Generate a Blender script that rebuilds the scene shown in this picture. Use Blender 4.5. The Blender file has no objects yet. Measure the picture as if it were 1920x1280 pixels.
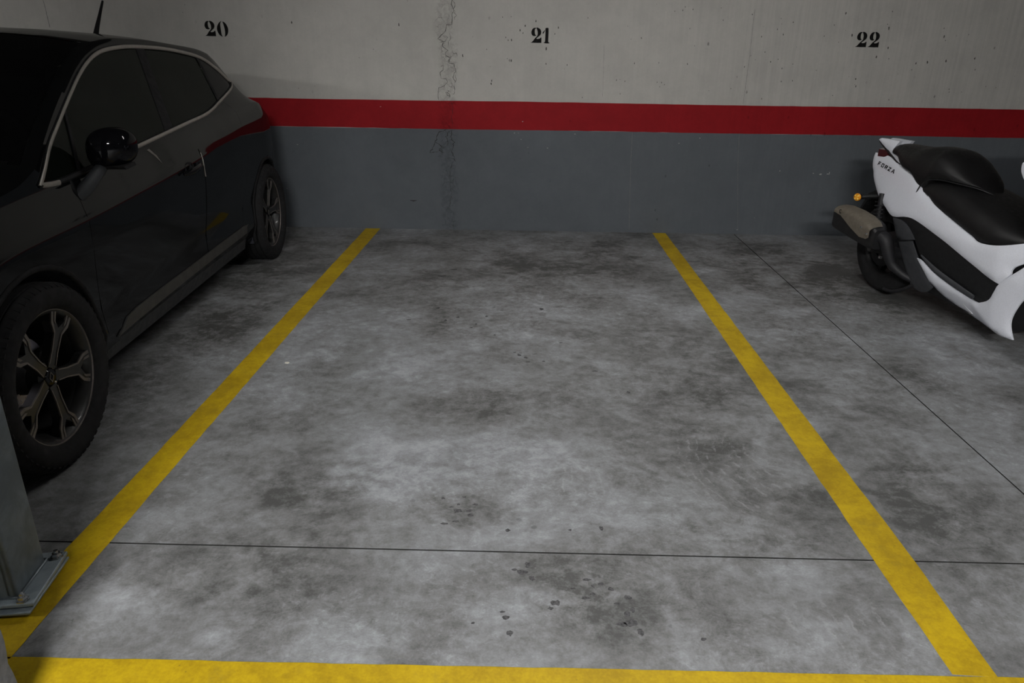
import bpy, bmesh, math, random
from math import sin, cos, pi, radians, exp, hypot, atan2
from mathutils import Vector, Matrix
from mathutils.geometry import delaunay_2d_cdt
random.seed(7)
SC = bpy.context.scene
COL = SC.collection

# ------------------------------------------------------------------ camera
cam_d = bpy.data.cameras.new('camera'); cam = bpy.data.objects.new('camera', cam_d); COL.objects.link(cam)
Rr = ((1.0, 0.01678, -0.00400), (0.00995, -0.36712, 0.93012), (0.01414, -0.93002, -0.36723))
right = Vector((0.99985, 0.00995, 0.01414)).normalized()
fwd = Vector((-0.00400, 0.93012, -0.36723)).normalized()
up = right.cross(fwd).normalized(); right = fwd.cross(up).normalized()
M = Matrix(((right.x, up.x, -fwd.x), (right.y, up.y, -fwd.y), (right.z, up.z, -fwd.z)))
cam.matrix_world = Matrix.Translation((0, 0, 1.29)) @ M.to_4x4()
cam_d.sensor_width = 36; cam_d.sensor_fit = 'HORIZONTAL'
cam_d.lens = 1370 / 1920 * 36
cam_d.clip_start = 0.02
SC.camera = cam

# ------------------------------------------------------------------ world, lamps, exposure
W = bpy.data.worlds.new('world'); SC.world = W; W.use_nodes = True
W.node_tree.nodes['Background'].inputs[0].default_value = (0.6, 0.63, 0.7, 1)
W.node_tree.nodes['Background'].inputs[1].default_value = 0.0
SC.view_settings.view_transform = 'Standard'; SC.view_settings.look = 'None'
SC.view_settings.gamma = 1; SC.view_settings.use_curve_mapping = False
SC.view_settings.exposure = 0.25
CEIL = 2.45
# x, y and emission strength of each ceiling batten (their glowing diffusers light the room)
LAMPS = [(-4.7, -0.6, 165), (-0.2, -2.3, 800), (6.2, -1.2, 12), (0.5, 3.3, 34)]  # last entry is a fill added to brighten the bay floor

# ------------------------------------------------------------------ helpers
def link(name, me, mat=None, parent=None):
    o = bpy.data.objects.new(name, me); COL.objects.link(o)
    if mat:
        for m in (mat if isinstance(mat, (list, tuple)) else [mat]): me.materials.append(m)
    if parent: o.parent = parent
    return o
def mesh(name, vs, fs, mat=None, parent=None, smooth=False, mi=None):
    me = bpy.data.meshes.new(name); me.from_pydata([tuple(v) for v in vs], [], fs); me.update()
    if smooth: me.polygons.foreach_set('use_smooth', [True] * len(me.polygons))
    o = link(name, me, mat, parent)
    if mi: me.polygons.foreach_set('material_index', mi)
    return o
def frombm(name, bm, mat=None, parent=None, smooth=False):
    bmesh.ops.recalc_face_normals(bm, faces=bm.faces)
    me = bpy.data.meshes.new(name); bm.to_mesh(me); bm.free()
    if smooth: me.polygons.foreach_set('use_smooth', [True] * len(me.polygons))
    return link(name, me, mat, parent)
def auto_smooth(o, ang=35):
    me = o.data
    try: me.set_sharp_from_angle(angle=radians(ang))
    except Exception: pass
    return o
def tag(o, label=None, cat=None, kind=None, group=None):
    if label: o['label'] = label
    if cat: o['category'] = cat
    if kind: o['kind'] = kind
    if group: o['group'] = group
    return o
def empty(name, loc, rz=0.0):
    o = bpy.data.objects.new(name, None); o.location = loc; o.rotation_euler = (0, 0, rz); COL.objects.link(o); return o
def bm_box(bm, lo, hi, rot=None, bev=0):
    r = bmesh.ops.create_cube(bm, size=1.0)
    vs = r['verts']; c = [(a + b) / 2 for a, b in zip(lo, hi)]; s = [b - a for a, b in zip(lo, hi)]
    for v in vs:
        p = Vector((v.co.x * s[0], v.co.y * s[1], v.co.z * s[2]))
        if rot is not None: p = rot @ p
        v.co = p + Vector(c)
    if bev:
        es = {e for v in vs for e in v.link_edges}
        bmesh.ops.bevel(bm, geom=list(es), offset=bev, segments=3, profile=0.5, affect='EDGES')
def box(name, lo, hi, mat, parent=None, bev=0, rot=None):
    bm = bmesh.new(); bm_box(bm, lo, hi, rot, bev)
    o = frombm(name, bm, mat, parent, smooth=bool(bev))
    if bev: auto_smooth(o, 40)
    return o
def lathe(name, prof, mat, parent=None, n=48, axis='Y', closed=False, smooth=True, cen=(0, 0, 0)):
    """prof: list of (r, a) with a along the axis"""
    vs = []; fs = []; k = len(prof)
    for i in range(n):
        t = 2 * pi * i / n
        for r, a in prof:
            x, z = r * cos(t), r * sin(t)
            p = (x, a, z) if axis == 'Y' else ((x, z, a) if axis == 'Z' else (a, x, z))
            vs.append((p[0] + cen[0], p[1] + cen[1], p[2] + cen[2]))
    for i in range(n):
        j = (i + 1) % n
        for q in range(k if closed else k - 1):
            q2 = (q + 1) % k
            fs.append((i * k + q, i * k + q2, j * k + q2, j * k + q))
    o = mesh(name, vs, fs, mat, parent, smooth)
    bm = bmesh.new(); bm.from_mesh(o.data); bmesh.ops.remove_doubles(bm, verts=bm.verts, dist=1e-6)
    bmesh.ops.recalc_face_normals(bm, faces=bm.faces); bm.to_mesh(o.data); bm.free()
    if smooth: auto_smooth(o, 40)
    return o
def cat1(P, t):
    P0, P1, P2, P3 = P
    return 0.5 * ((2 * P1) + (-P0 + P2) * t + (2 * P0 - 5 * P1 + 4 * P2 - P3) * t * t + (-P0 + 3 * P1 - 3 * P2 + P3) * t ** 3)
def tube_data(pts, rad, n=10, sub=4, flat=1.0, upv=None):
    P = [Vector(p) for p in pts]
    R = rad if isinstance(rad, (list, tuple)) else [rad] * len(P)
    Q = []; RR = []
    if sub > 1 and len(P) > 2:
        for i in range(len(P) - 1):
            a = P[max(i - 1, 0)]; b = P[i]; c = P[i + 1]; d = P[min(i + 2, len(P) - 1)]
            for s in range(sub):
                t = s / sub; Q.append(cat1((a, b, c, d), t)); RR.append(R[i] * (1 - t) + R[i + 1] * t)
        Q.append(P[-1]); RR.append(R[-1])
    else: Q = P; RR = list(R)
    vs = []; fs = []; prev = None
    for i, q in enumerate(Q):
        t = (Q[min(i + 1, len(Q) - 1)] - Q[max(i - 1, 0)]).normalized()
        if upv is not None: a = Vector(upv)
        else: a = prev if prev is not None else (Vector((0, 0, 1)) if abs(t.z) < 0.9 else Vector((1, 0, 0)))
        x = (a - t * a.dot(t)).normalized(); y = t.cross(x); prev = x
        for k in range(n):
            an = 2 * pi * k / n
            vs.append(q + x * cos(an) * RR[i] + y * sin(an) * RR[i] * flat)
    for i in range(len(Q) - 1):
        for k in range(n):
            fs.append((i * n + k, i * n + (k + 1) % n, (i + 1) * n + (k + 1) % n, (i + 1) * n + k))
    fs.append(tuple(range(n))[::-1]); fs.append(tuple((len(Q) - 1) * n + k for k in range(n)))
    return vs, fs
def tube(name, pts, rad, mat, parent=None, n=10, sub=4, flat=1.0, upv=None):
    vs, fs = tube_data(pts, rad, n, sub, flat, upv)
    o = mesh(name, vs, fs, mat, parent, True); auto_smooth(o, 50); return o
def prism(name, poly, a, b, mat, parent=None, f=None, mi=None):
    """poly of (p,q); f maps (p,q,h)->xyz, h in {a,b}"""
    n = len(poly); f = f or (lambda p, q, h: (p, h, q))
    pts = [Vector((p, q)) for p, q in poly]
    res = delaunay_2d_cdt(pts, [], [list(range(n))], 1, 1e-7)
    V2 = res[0]; tris = [tuple(t) for t in res[2]]
    m = len(V2)
    vs = [f(p[0], p[1], a) for p in V2] + [f(p[0], p[1], b) for p in V2]
    fs = [t for t in tris] + [tuple(m + i for i in t[::-1]) for t in tris]
    cnt = {}
    for t in tris:
        for i in range(len(t)):
            e = (t[i], t[(i + 1) % len(t)])
            cnt[e] = 1
    for (i, j) in list(cnt):
        if (j, i) not in cnt: fs.append((j, i, m + i, m + j))
    bm = bmesh.new(); bv = [bm.verts.new(v) for v in vs]
    for q in fs:
        try: bm.faces.new([bv[i] for i in q])
        except ValueError: pass
    return frombm(name, bm, mat, parent)
def join_named(name, objs, mat, parent):
    bm = bmesh.new()
    for o in objs:
        bm.from_mesh(o.data); d = o.data; bpy.data.objects.remove(o); bpy.data.meshes.remove(d)
    me = bpy.data.meshes.new(name); bm.to_mesh(me); bm.free()
    return link(name, me, mat, parent)
def smooth_outline(P, sub=4, sharp=48):
    n = len(P); out = []; V = [Vector(p) for p in P]; S = []
    for i in range(n):
        a = V[i] - V[i - 1]; b = V[(i + 1) % n] - V[i]
        S.append(a.length > 1e-9 and b.length > 1e-9 and math.degrees(a.angle(b)) > sharp)
    for i in range(n):
        p1 = V[i]; p2 = V[(i + 1) % n]
        p0 = p1 if S[i] else V[i - 1]; p3 = p2 if S[(i + 1) % n] else V[(i + 2) % n]
        for s in range(sub): out.append(tuple(cat1((p0, p1, p2, p3), s / sub)))
    return out
def inside(p, poly):
    c = False; n = len(poly); x, y = p
    j = n - 1
    for i in range(n):
        xi, yi = poly[i]; xj, yj = poly[j]
        if (yi > y) != (yj > y) and x < (xj - xi) * (y - yi) / (yj - yi) + xi: c = not c
        j = i
    return c
def dist_poly(p, poly):
    best = 1e9; n = len(poly)
    for i in range(n):
        ax, ay = poly[i]; bx, by = poly[(i + 1) % n]
        dx, dy = bx - ax, by - ay; L = dx * dx + dy * dy
        t = 0 if L == 0 else max(0, min(1, ((p[0] - ax) * dx + (p[1] - ay) * dy) / L))
        best = min(best, hypot(p[0] - ax - t * dx, p[1] - ay - t * dy))
    return best
def panel(name, poly, yfun, mat, parent, sgn=1, thick=0.006, res=0.02, edge=0.006, ew=0.012, lift=0.0, sub=3, sharp=48):
    """a curved shell panel; outline in (x,z), lateral position from yfun(x,z); sgn = side"""
    if sub > 1: poly = smooth_outline(poly, sub, sharp)
    n = len(poly)
    pts = [Vector(p) for p in poly]
    x0 = min(p[0] for p in poly); x1 = max(p[0] for p in poly); z0 = min(p[1] for p in poly); z1 = max(p[1] for p in poly)
    k = 0; z = z0 + res / 2
    while z < z1:
        x = x0 + res * (0.5 if k % 2 else 1.0)
        while x < x1:
            if inside((x, z), poly) and dist_poly((x, z), poly) > res * 0.4: pts.append(Vector((x, z)))
            x += res
        z += res; k += 1
    r = delaunay_2d_cdt(pts, [], [list(range(n))], 1, 1e-7)
    V2 = r[0]; vs = []
    for p in V2:
        d = dist_poly((p[0], p[1]), poly)
        y = yfun(p[0], p[1]) + lift - edge * exp(-d / ew)
        vs.append((p[0], sgn * y, p[1]))
    bm = bmesh.new(); bv = [bm.verts.new(v) for v in vs]
    for t in r[2]:
        try: bm.faces.new([bv[i] for i in t])
        except ValueError: pass
    bmesh.ops.recalc_face_normals(bm, faces=bm.faces)
    s = sum(f.normal.y * f.calc_area() for f in bm.faces)
    if s * sgn < 0: bmesh.ops.reverse_faces(bm, faces=bm.faces)
    # thickness: copy inward
    top = list(bm.faces); verts = list(bm.verts); mp = {}
    for v in verts: mp[v] = bm.verts.new((v.co.x, v.co.y - sgn * thick, v.co.z))
    be = [e for e in bm.edges if len(e.link_faces) == 1]
    for f in top: bm.faces.new([mp[v] for v in reversed(f.verts)])
    for e in be:
        l = e.link_loops[0]; a = l.vert; b = l.link_loop_next.vert
        bm.faces.new([b, a, mp[a], mp[b]])
    o = frombm(name, bm, mat, parent, True)
    return auto_smooth(o, 50)
def lin(x, T):
    if x <= T[0][0]: return T[0][1]
    for i in range(len(T) - 1):
        if x <= T[i + 1][0]:
            t = (x - T[i][0]) / (T[i + 1][0] - T[i][0]); return T[i][1] * (1 - t) + T[i + 1][1] * t
    return T[-1][1]
def crv(x, T):
    """smooth (monotone-ish Hermite) table lookup"""
    n = len(T)
    if x <= T[0][0]: return T[0][1]
    if x >= T[-1][0]: return T[-1][1]
    for i in range(n - 1):
        if x <= T[i + 1][0]:
            h = T[i + 1][0] - T[i][0]; t = (x - T[i][0]) / h
            d = (T[i + 1][1] - T[i][1]) / h
            dl = (T[i][1] - T[i - 1][1]) / (T[i][0] - T[i - 1][0]) if i > 0 else d
            dr = (T[i + 2][1] - T[i + 1][1]) / (T[i + 2][0] - T[i + 1][0]) if i + 2 < n else d
            m0 = 0 if dl * d <= 0 else 2 * dl * d / (dl + d)
            m1 = 0 if dr * d <= 0 else 2 * dr * d / (dr + d)
            return ((2 * t ** 3 - 3 * t * t + 1) * T[i][1] + (t ** 3 - 2 * t * t + t) * h * m0 +
                    (-2 * t ** 3 + 3 * t * t) * T[i + 1][1] + (t ** 3 - t * t) * h * m1)

# ------------------------------------------------------------------ materials
class NT:
    def __init__(s, name):
        s.m = bpy.data.materials.new(name); s.m.use_nodes = True; s.t = s.m.node_tree
        s.b = s.t.nodes['Principled BSDF']
    def n(s, ty, **k):
        x = s.t.nodes.new(ty)
        for a, v in k.items(): setattr(x, a, v)
        return x
    def l(s, a, b): s.t.links.new(a, b)
    def val(s, sock, v):
        if hasattr(v, 'is_output') or isinstance(v, bpy.types.NodeSocket): s.l(v, sock)
        else: sock.default_value = v
    def math(s, op, a, b=0.0, c=0.0, clamp=False):
        x = s.n('ShaderNodeMath', operation=op); x.use_clamp = clamp
        s.val(x.inputs[0], a); s.val(x.inputs[1], b); s.val(x.inputs[2], c); return x.outputs[0]
    def noise(s, vec, scale, detail=4, rough=0.55, dist=0.0, off=None):
        if off is not None:
            vm = s.n('ShaderNodeVectorMath', operation='ADD'); s.l(vec, vm.inputs[0]); vm.inputs[1].default_value = off; vec = vm.outputs[0]
        x = s.n('ShaderNodeTexNoise'); s.l(vec, x.inputs['Vector']); x.inputs['Scale'].default_value = scale
        x.inputs['Detail'].default_value = detail; x.inputs['Roughness'].default_value = rough
        x.inputs['Distortion'].default_value = dist; return x.outputs[0]
    def ramp(s, f, lo, hi, a=0.0, b=1.0, smooth=True):
        x = s.n('ShaderNodeMapRange'); x.interpolation_type = 'SMOOTHSTEP' if smooth else 'LINEAR'
        s.val(x.inputs[0], f)
        x.inputs[1].default_value = lo; x.inputs[2].default_value = hi; x.inputs[3].default_value = a; x.inputs[4].default_value = b
        return x.outputs[0]
    def mix(s, f, a, b, mode='MIX'):
        x = s.n('ShaderNodeMix', data_type='RGBA', blend_type=mode)
        s.val(x.inputs[0], f)
        for i, v in ((6, a), (7, b)):
            if isinstance(v, bpy.types.NodeSocket): s.l(v, x.inputs[i])
            else: x.inputs[i].default_value = (*v, 1) if len(v) == 3 else v
        return x.outputs[2]
    def obj(s):
        return s.n('ShaderNodeTexCoord').outputs['Object']
    def scaled(s, vec, sc):
        x = s.n('ShaderNodeVectorMath', operation='MULTIPLY'); s.l(vec, x.inputs[0]); x.inputs[1].default_value = sc; return x.outputs[0]
    def bump(s, h, st=0.3, dist=0.01):
        x = s.n('ShaderNodeBump'); x.inputs['Strength'].default_value = st; x.inputs['Distance'].default_value = dist
        s.l(h, x.inputs['Height']); s.l(x.outputs[0], s.b.inputs['Normal'])
def simple(name, col, rough=0.5, metal=0.0, coat=0.0, var=0.12, scale=30, bump=0.0, spec=0.5, bscale=None, dust=0.0, dustcol=(0.12, 0.12, 0.11)):
    t = NT(name); o = t.obj()
    n = t.noise(o, scale, 5, 0.6)
    c = t.mix(t.ramp(n, 0.3, 0.7, 0, 1), tuple(x * (1 - var) for x in col), tuple(min(1, x * (1 + var)) for x in col))
    if dust:
        d = t.ramp(t.noise(o, 6, 6, 0.7, 0.3), 0.35, 0.75, 0, dust)
        c = t.mix(d, c, dustcol)
    t.l(c, t.b.inputs['Base Color'])
    r = t.ramp(t.noise(o, scale * 0.5, 3, 0.5, 0, (3, 1, 2)), 0.3, 0.7, rough * 0.88, min(1, rough * 1.12)); t.l(r, t.b.inputs['Roughness'])
    t.b.inputs['Metallic'].default_value = metal; t.b.inputs['Coat Weight'].default_value = coat
    t.b.inputs['Coat Roughness'].default_value = 0.05
    t.b.inputs['Specular IOR Level'].default_value = spec
    if bump: t.bump(t.noise(o, bscale or scale * 3, 4, 0.6), bump, 0.002)
    return t.m

def mat_floor():
    t = NT('floor_concrete'); o = t.obj()
    big = t.noise(o, 0.9, 7, 0.62, 0.5)
    mid = t.noise(o, 3.2, 9, 0.70, 0.35, (5, 3, 0))
    fine = t.noise(o, 22, 6, 0.7, 0.2, (1, 7, 0))
    grit = t.noise(o, 160, 3, 0.6)
    swirl = t.noise(t.scaled(o, (1.0, 1.35, 1)), 6.5, 9, 0.74, 1.4, (9, 2, 0))
    v = t.math('ADD', t.math('MULTIPLY', t.ramp(big, 0.33, 0.67), 0.40), t.math('MULTIPLY', t.ramp(mid, 0.34, 0.66), 0.36))
    v = t.math('ADD', v, t.math('MULTIPLY', t.ramp(swirl, 0.35, 0.68), 0.24))
    rgd = t.math('ABSOLUTE', t.math('SUBTRACT', t.noise(o, 11, 9, 0.78, 1.2, (2, 6, 1)), 0.5))      # crisp ragged veins of trowelled laitance
    v = t.math('ADD', v, t.math('MULTIPLY', t.ramp(rgd, 0.0, 0.075, 1, 0), t.math('MULTIPLY', t.ramp(t.noise(o, 2.2, 5, 0.6, 0, (7, 7, 7)), 0.42, 0.62), -0.13)))
    flk = t.ramp(t.noise(o, 34, 9, 0.82, 0.6, (3, 9, 4)), 0.50, 0.66)
    v = t.math('ADD', v, t.math('MULTIPLY', flk, t.math('MULTIPLY', t.ramp(t.noise(o, 2.6, 6, 0.65, 0.4, (5, 1, 8)), 0.42, 0.6), 0.30)))
    dkf = t.ramp(t.noise(o, 27, 9, 0.8, 0.5, (8, 3, 4)), 0.56, 0.68)
    v = t.math('SUBTRACT', v, t.math('MULTIPLY', dkf, t.math('MULTIPLY', t.ramp(t.noise(o, 2.0, 6, 0.65, 0.4, (1, 4, 6)), 0.42, 0.6), 0.22)))
    v = t.math('ADD', v, t.math('MULTIPLY', t.math('SUBTRACT', fine, 0.5), 0.95))
    v = t.math('ADD', v, t.math('MULTIPLY', t.math('SUBTRACT', grit, 0.5), 0.35))
    # darker worn and oily patches, plain darker areas at car, scooter and wall foot (x, y, radius x, radius y, strength)
    blobs = [(-0.35, 4.35, 0.75, 0.55, 0.30), (0.55, 4.7, 0.8, 0.5, 0.26), (-0.25, 3.55, 0.35, 0.25, 0.25), (-0.62, 1.98, 0.24, 0.25, 0.38),
             (-0.2, 1.86, 0.2, 0.13, 0.40), (0.12, 1.55, 0.26, 0.17, 0.30), (0.27, 1.42, 0.20, 0.12, 0.40), (0.75, 2.45, 0.4, 0.5, 0.28), (0.45, 3.2, 0.5, 0.45, 0.22),
             (1.45, 3.0, 0.5, 0.9, 0.28), (1.35, 2.0, 0.22, 0.35, 0.35), (-0.62, 1.56, 0.3, 0.22, 0.25), (2.0, 4.5, 0.7, 0.9, 0.45),
             (-1.7, 3.5, 0.5, 1.8, 0.40), (-0.15, 2.55, 0.3, 0.2, 0.2), (0.05, 5.2, 1.8, 0.4, 0.12)]
    acc = None
    sep = t.n('ShaderNodeSeparateXYZ'); t.l(o, sep.inputs[0])
    X, Y = sep.outputs[0], sep.outputs[1]
    for (bx, by, rx, ry, st) in blobs:
        dx = t.math('MULTIPLY', t.math('SUBTRACT', X, bx), 1 / rx); dy = t.math('MULTIPLY', t.math('SUBTRACT', Y, by), 1 / ry)
        d = t.math('SQRT', t.math('ADD', t.math('MULTIPLY', dx, dx), t.math('MULTIPLY', dy, dy)))
        m = t.ramp(d, 0.35, 1.25, st, 0.0)
        acc = m if acc is None else t.math('ADD', acc, m)
    rag = t.ramp(t.noise(o, 6.5, 9, 0.75, 0.5, (2, 8, 0)), 0.36, 0.60)
    v = t.math('SUBTRACT', v, t.math('MULTIPLY', acc, t.math('ADD', t.math('MULTIPLY', rag, 0.8), 0.15)))
    # pale scuffed patches, strongest mid-floor where lamplight is also put into the colour
    pb = [(0.05, 2.12, 0.70, 0.40, 0.26), (-0.50, 2.05, 0.22, 0.18, 0.28), (-0.45, 2.9, 0.5, 0.35, 0.20), (0.05, 3.6, 0.8, 0.7, 0.16), (0.62, 1.75, 0.32, 0.25, 0.22), (0.05, 1.45, 0.22, 0.1, 0.15), (-0.85, 1.5, 0.2, 0.12, 0.08)]
    acc2 = None
    for (bx, by, rx, ry, st) in pb:
        dx = t.math('MULTIPLY', t.math('SUBTRACT', X, bx), 1 / rx); dy = t.math('MULTIPLY', t.math('SUBTRACT', Y, by), 1 / ry)
        d = t.math('SQRT', t.math('ADD', t.math('MULTIPLY', dx, dx), t.math('MULTIPLY', dy, dy)))
        m = t.ramp(d, 0.2, 1.2, st, 0.0); acc2 = m if acc2 is None else t.math('ADD', acc2, m)
    v = t.math('ADD', v, t.math('MULTIPLY', acc2, t.ramp(t.noise(o, 9, 8, 0.75, 0.4, (4, 4, 0)), 0.36, 0.6)))
    cr = t.n('ShaderNodeValToRGB'); t.l(v, cr.inputs[0]); e = cr.color_ramp
    e.elements[0].position = 0.0; e.elements[0].color = (0.085, 0.086, 0.084, 1)
    e.elements[1].position = 1.0; e.elements[1].color = (0.385, 0.40, 0.422, 1)
    k = e.elements.new(0.35); k.color = (0.185, 0.187, 0.188, 1)
    k = e.elements.new(0.65); k.color = (0.262, 0.270, 0.283, 1)
    col = cr.outputs[0]
    # small black oil drops
    vo = t.n('ShaderNodeTexVoronoi'); t.l(o, vo.inputs['Vector']); vo.inputs['Scale'].default_value = 26; vo.inputs['Randomness'].default_value = 1
    drop = t.ramp(vo.outputs['Distance'], 0.16, 0.30, 1, 0)
    dm = None
    for (bx, by, rx, ry) in [(-0.18, 1.90, 0.16, 0.09), (-0.02, 1.82, 0.22, 0.06), (0.12, 1.56, 0.13, 0.06), (0.30, 1.42, 0.12, 0.12), (0.05, 3.05, 0.14, 0.12), (-0.45, 4.2, 0.5, 0.12), (-0.2, 3.75, 0.3, 0.1)]:
        dx = t.math('MULTIPLY', t.math('SUBTRACT', X, bx), 1 / rx); dy = t.math('MULTIPLY', t.math('SUBTRACT', Y, by), 1 / ry)
        d = t.math('SQRT', t.math('ADD', t.math('MULTIPLY', dx, dx), t.math('MULTIPLY', dy, dy)))
        m = t.ramp(d, 0.6, 1.2, 1, 0); dm = m if dm is None else t.math('MAXIMUM', dm, m)
    pick = t.ramp(t.noise(o, 19, 2, 0.5, 0, (3, 3, 3)), 0.43, 0.49)
    col = t.mix(t.math('MULTIPLY', t.math('MULTIPLY', drop, dm), t.math('MULTIPLY', pick, 0.40)), col, (0.055, 0.055, 0.055))
    # curved trowel sweeps
    for (ax, ay, rx_, ry_, cx_, cy_) in [(0.72, 2.12, 0.22, 0.30, 1.15, 2.25), (0.22, 2.05, 0.13, 0.12, 0.22, 2.6), (0.85, 1.42, 0.22, 0.10, 0.85, 0.7)]:
        dx = t.math('MULTIPLY', t.math('SUBTRACT', X, ax), 1 / rx_); dy = t.math('MULTIPLY', t.math('SUBTRACT', Y, ay), 1 / ry_)
        msk = t.ramp(t.math('ADD', t.math('MULTIPLY', dx, dx), t.math('MULTIPLY', dy, dy)), 0.3, 1.2, 1, 0)
        ex = t.math('SUBTRACT', X, cx_); ey = t.math('SUBTRACT', Y, cy_)
        an = t.math('ARCTAN2', ey, ex) if cy_ != 2.25 else t.math('SQRT', t.math('ADD', t.math('MULTIPLY', ex, ex), t.math('MULTIPLY', ey, ey)))
        fr_ = 120 if cy_ != 2.25 else 190
        wv = t.math('SINE', t.math('ADD', t.math('MULTIPLY', an, fr_), t.math('MULTIPLY', mid, 26)))
        wv = t.math('MULTIPLY', t.ramp(wv, 0.55, 0.95), t.ramp(t.noise(o, 20, 4, 0.7, 0, (4, 7, 2)), 0.45, 0.6))
        col = t.mix(t.math('MULTIPLY', t.math('MULTIPLY', wv, msk), 0.30), col, (0.44, 0.45, 0.465))
    # faint pale scratches
    sc = t.noise(t.scaled(o, (1.2, 7.0, 1)), 16, 3, 0.6, 2.2, (6, 1, 0))
    sm = t.math('MULTIPLY', t.ramp(t.math('ABSOLUTE', t.math('SUBTRACT', sc, 0.5)), 0.0, 0.012, 1, 0), t.ramp(mid, 0.5, 0.6, 0, 0.22))
    col = t.mix(sm, col, (0.46, 0.47, 0.48))
    t.l(col, t.b.inputs['Base Color'])
    t.l(t.ramp(mid, 0.3, 0.7, 0.48, 0.68), t.b.inputs['Roughness'])
    t.b.inputs['Specular IOR Level'].default_value = 0.35
    t.bump(t.math('ADD', t.math('MULTIPLY', fine, 0.7), t.math('MULTIPLY', grit, 0.35)), 0.25, 0.004)
    return t.m

def wall_common(t, o, base, tint, streak, pit):
    """plaster or paint on a board-marked concrete wall with a broken vertical seam near x = -0.53"""
    sep = t.n('ShaderNodeSeparateXYZ'); t.l(o, sep.inputs[0]); X, Z = sep.outputs[0], sep.outputs[2]
    n1 = t.noise(o, 1.1, 6, 0.6, 0.3); n2 = t.noise(o, 7, 6, 0.65, 0.2, (4, 0, 1)); n3 = t.noise(o, 60, 4, 0.6)
    st = t.noise(t.scaled(o, (26, 1, 0.9)), 1.6, 4, 0.6, 0.1)
    v = t.math('ADD', t.math('MULTIPLY', n1, 0.4), t.math('MULTIPLY', n2, 0.35))
    v = t.math('ADD', v, t.math('MULTIPLY', n3, 0.12))
    rgt = t.ramp(X, 0.2, 2.6, 0.25, 1.0)
    v = t.math('ADD', v, t.math('MULTIPLY', t.math('MULTIPLY', t.math('SUBTRACT', st, 0.5), streak), rgt))
    col = t.mix(t.ramp(v, 0.28, 0.62), tuple(c * (1 - tint) for c in base), tuple(c * (1 + tint) for c in base))
    # bug holes
    vo = t.n('ShaderNodeTexVoronoi'); t.l(t.scaled(o, (1, 1, 0.62)), vo.inputs['Vector']); vo.inputs['Scale'].default_value = 11
    wob = t.noise(o, 90, 2, 0.5)
    hd = t.math('ADD', vo.outputs['Distance'], t.math('MULTIPLY', t.math('SUBTRACT', wob, 0.5), 0.07))
    hole = t.math('MULTIPLY', t.ramp(hd, 0.055, 0.10, 1, 0), t.ramp(t.noise(o, 5, 2, 0.5, 0, (8, 2, 5)), 0.50, 0.56))
    hole = t.math('MULTIPLY', hole, t.ramp(X, -1.2, 0.3, 0.25, 1.0))
    col = t.mix(t.math('MULTIPLY', hole, pit), col, tuple(c * 0.35 for c in base))
    # broken seam: thin jagged cracks inside a narrow vertical band
    wx = t.math('MULTIPLY', t.math('SUBTRACT', t.noise(t.scaled(o, (0, 0, 1)), 3.2, 2, 0.5, 0, (0, 0, 3)), 0.5), 0.16)
    band = t.math('ABSOLUTE', t.math('SUBTRACT', t.math('SUBTRACT', X, -0.525), wx))
    bm_ = t.ramp(band, 0.035, 0.085, 1, 0)
    v2 = t.n('ShaderNodeTexVoronoi', feature='DISTANCE_TO_EDGE')
    vm = t.n('ShaderNodeVectorMath', operation='ADD'); t.l(o, vm.inputs[0])
    nd = t.n('ShaderNodeTexNoise'); t.l(o, nd.inputs['Vector']); nd.inputs['Scale'].default_value = 28; nd.inputs['Detail'].default_value = 4
    vs_ = t.n('ShaderNodeVectorMath', operation='SCALE'); t.l(nd.outputs['Color'], vs_.inputs[0]); vs_.inputs['Scale'].default_value = 0.055
    t.l(vs_.outputs[0], vm.inputs[1]); t.l(vm.outputs[0], v2.inputs['Vector']); v2.inputs['Scale'].default_value = 19
    ck = t.math('MULTIPLY', t.ramp(v2.outputs['Distance'], 0.015, 0.06, 1, 0), bm_)
    ck = t.math('MULTIPLY', ck, t.ramp(t.noise(o, 13, 3, 0.6, 0, (1, 1, 1)), 0.45, 0.58))
    col = t.mix(t.math('MULTIPLY', ck, 0.7), col, tuple(c * 0.42 for c in base))
    rag = t.math('MULTIPLY', bm_, t.ramp(t.noise(o, 24, 7, 0.78, 0.6), 0.42, 0.60, 0, 0.6))
    col = t.mix(rag, col, tuple(c * 0.66 for c in base))
    h = t.math('SUBTRACT', t.math('ADD', t.math('MULTIPLY', n2, 0.5), t.math('MULTIPLY', n3, 0.15)), t.math('ADD', t.math('MULTIPLY', hole, 0.5), t.math('MULTIPLY', ck, 0.8)))
    h = t.math('ADD', h, t.math('MULTIPLY', t.math('MULTIPLY', bm_, t.noise(o, 30, 5, 0.7)), 0.6))
    return col, h, X, Z
def mat_wall(name, base, tint=0.08, streak=0.35, pit=0.75, rough=0.85, strength=0.35, chips=None):
    t = NT(name); o = t.obj()
    col, h, X, Z = wall_common(t, o, base, tint, streak, pit)
    if chips:
        vo = t.n('ShaderNodeTexVoronoi'); t.l(t.scaled(o, (0.7, 1, 1.6)), vo.inputs['Vector']); vo.inputs['Scale'].default_value = 9
        c = t.math('MULTIPLY', t.ramp(vo.outputs['Distance'], 0.02, 0.05, 1, 0), t.ramp(t.noise(o, 4, 2, 0.5, 0, (1, 5, 9)), 0.55, 0.6))
        col = t.mix(t.math('MULTIPLY', c, 0.6), col, chips)
    t.l(col, t.b.inputs['Base Color']); t.b.inputs['Roughness'].default_value = rough
    t.b.inputs['Specular IOR Level'].default_value = 0.08
    t.bump(h, strength, 0.006); return t.m
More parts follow.
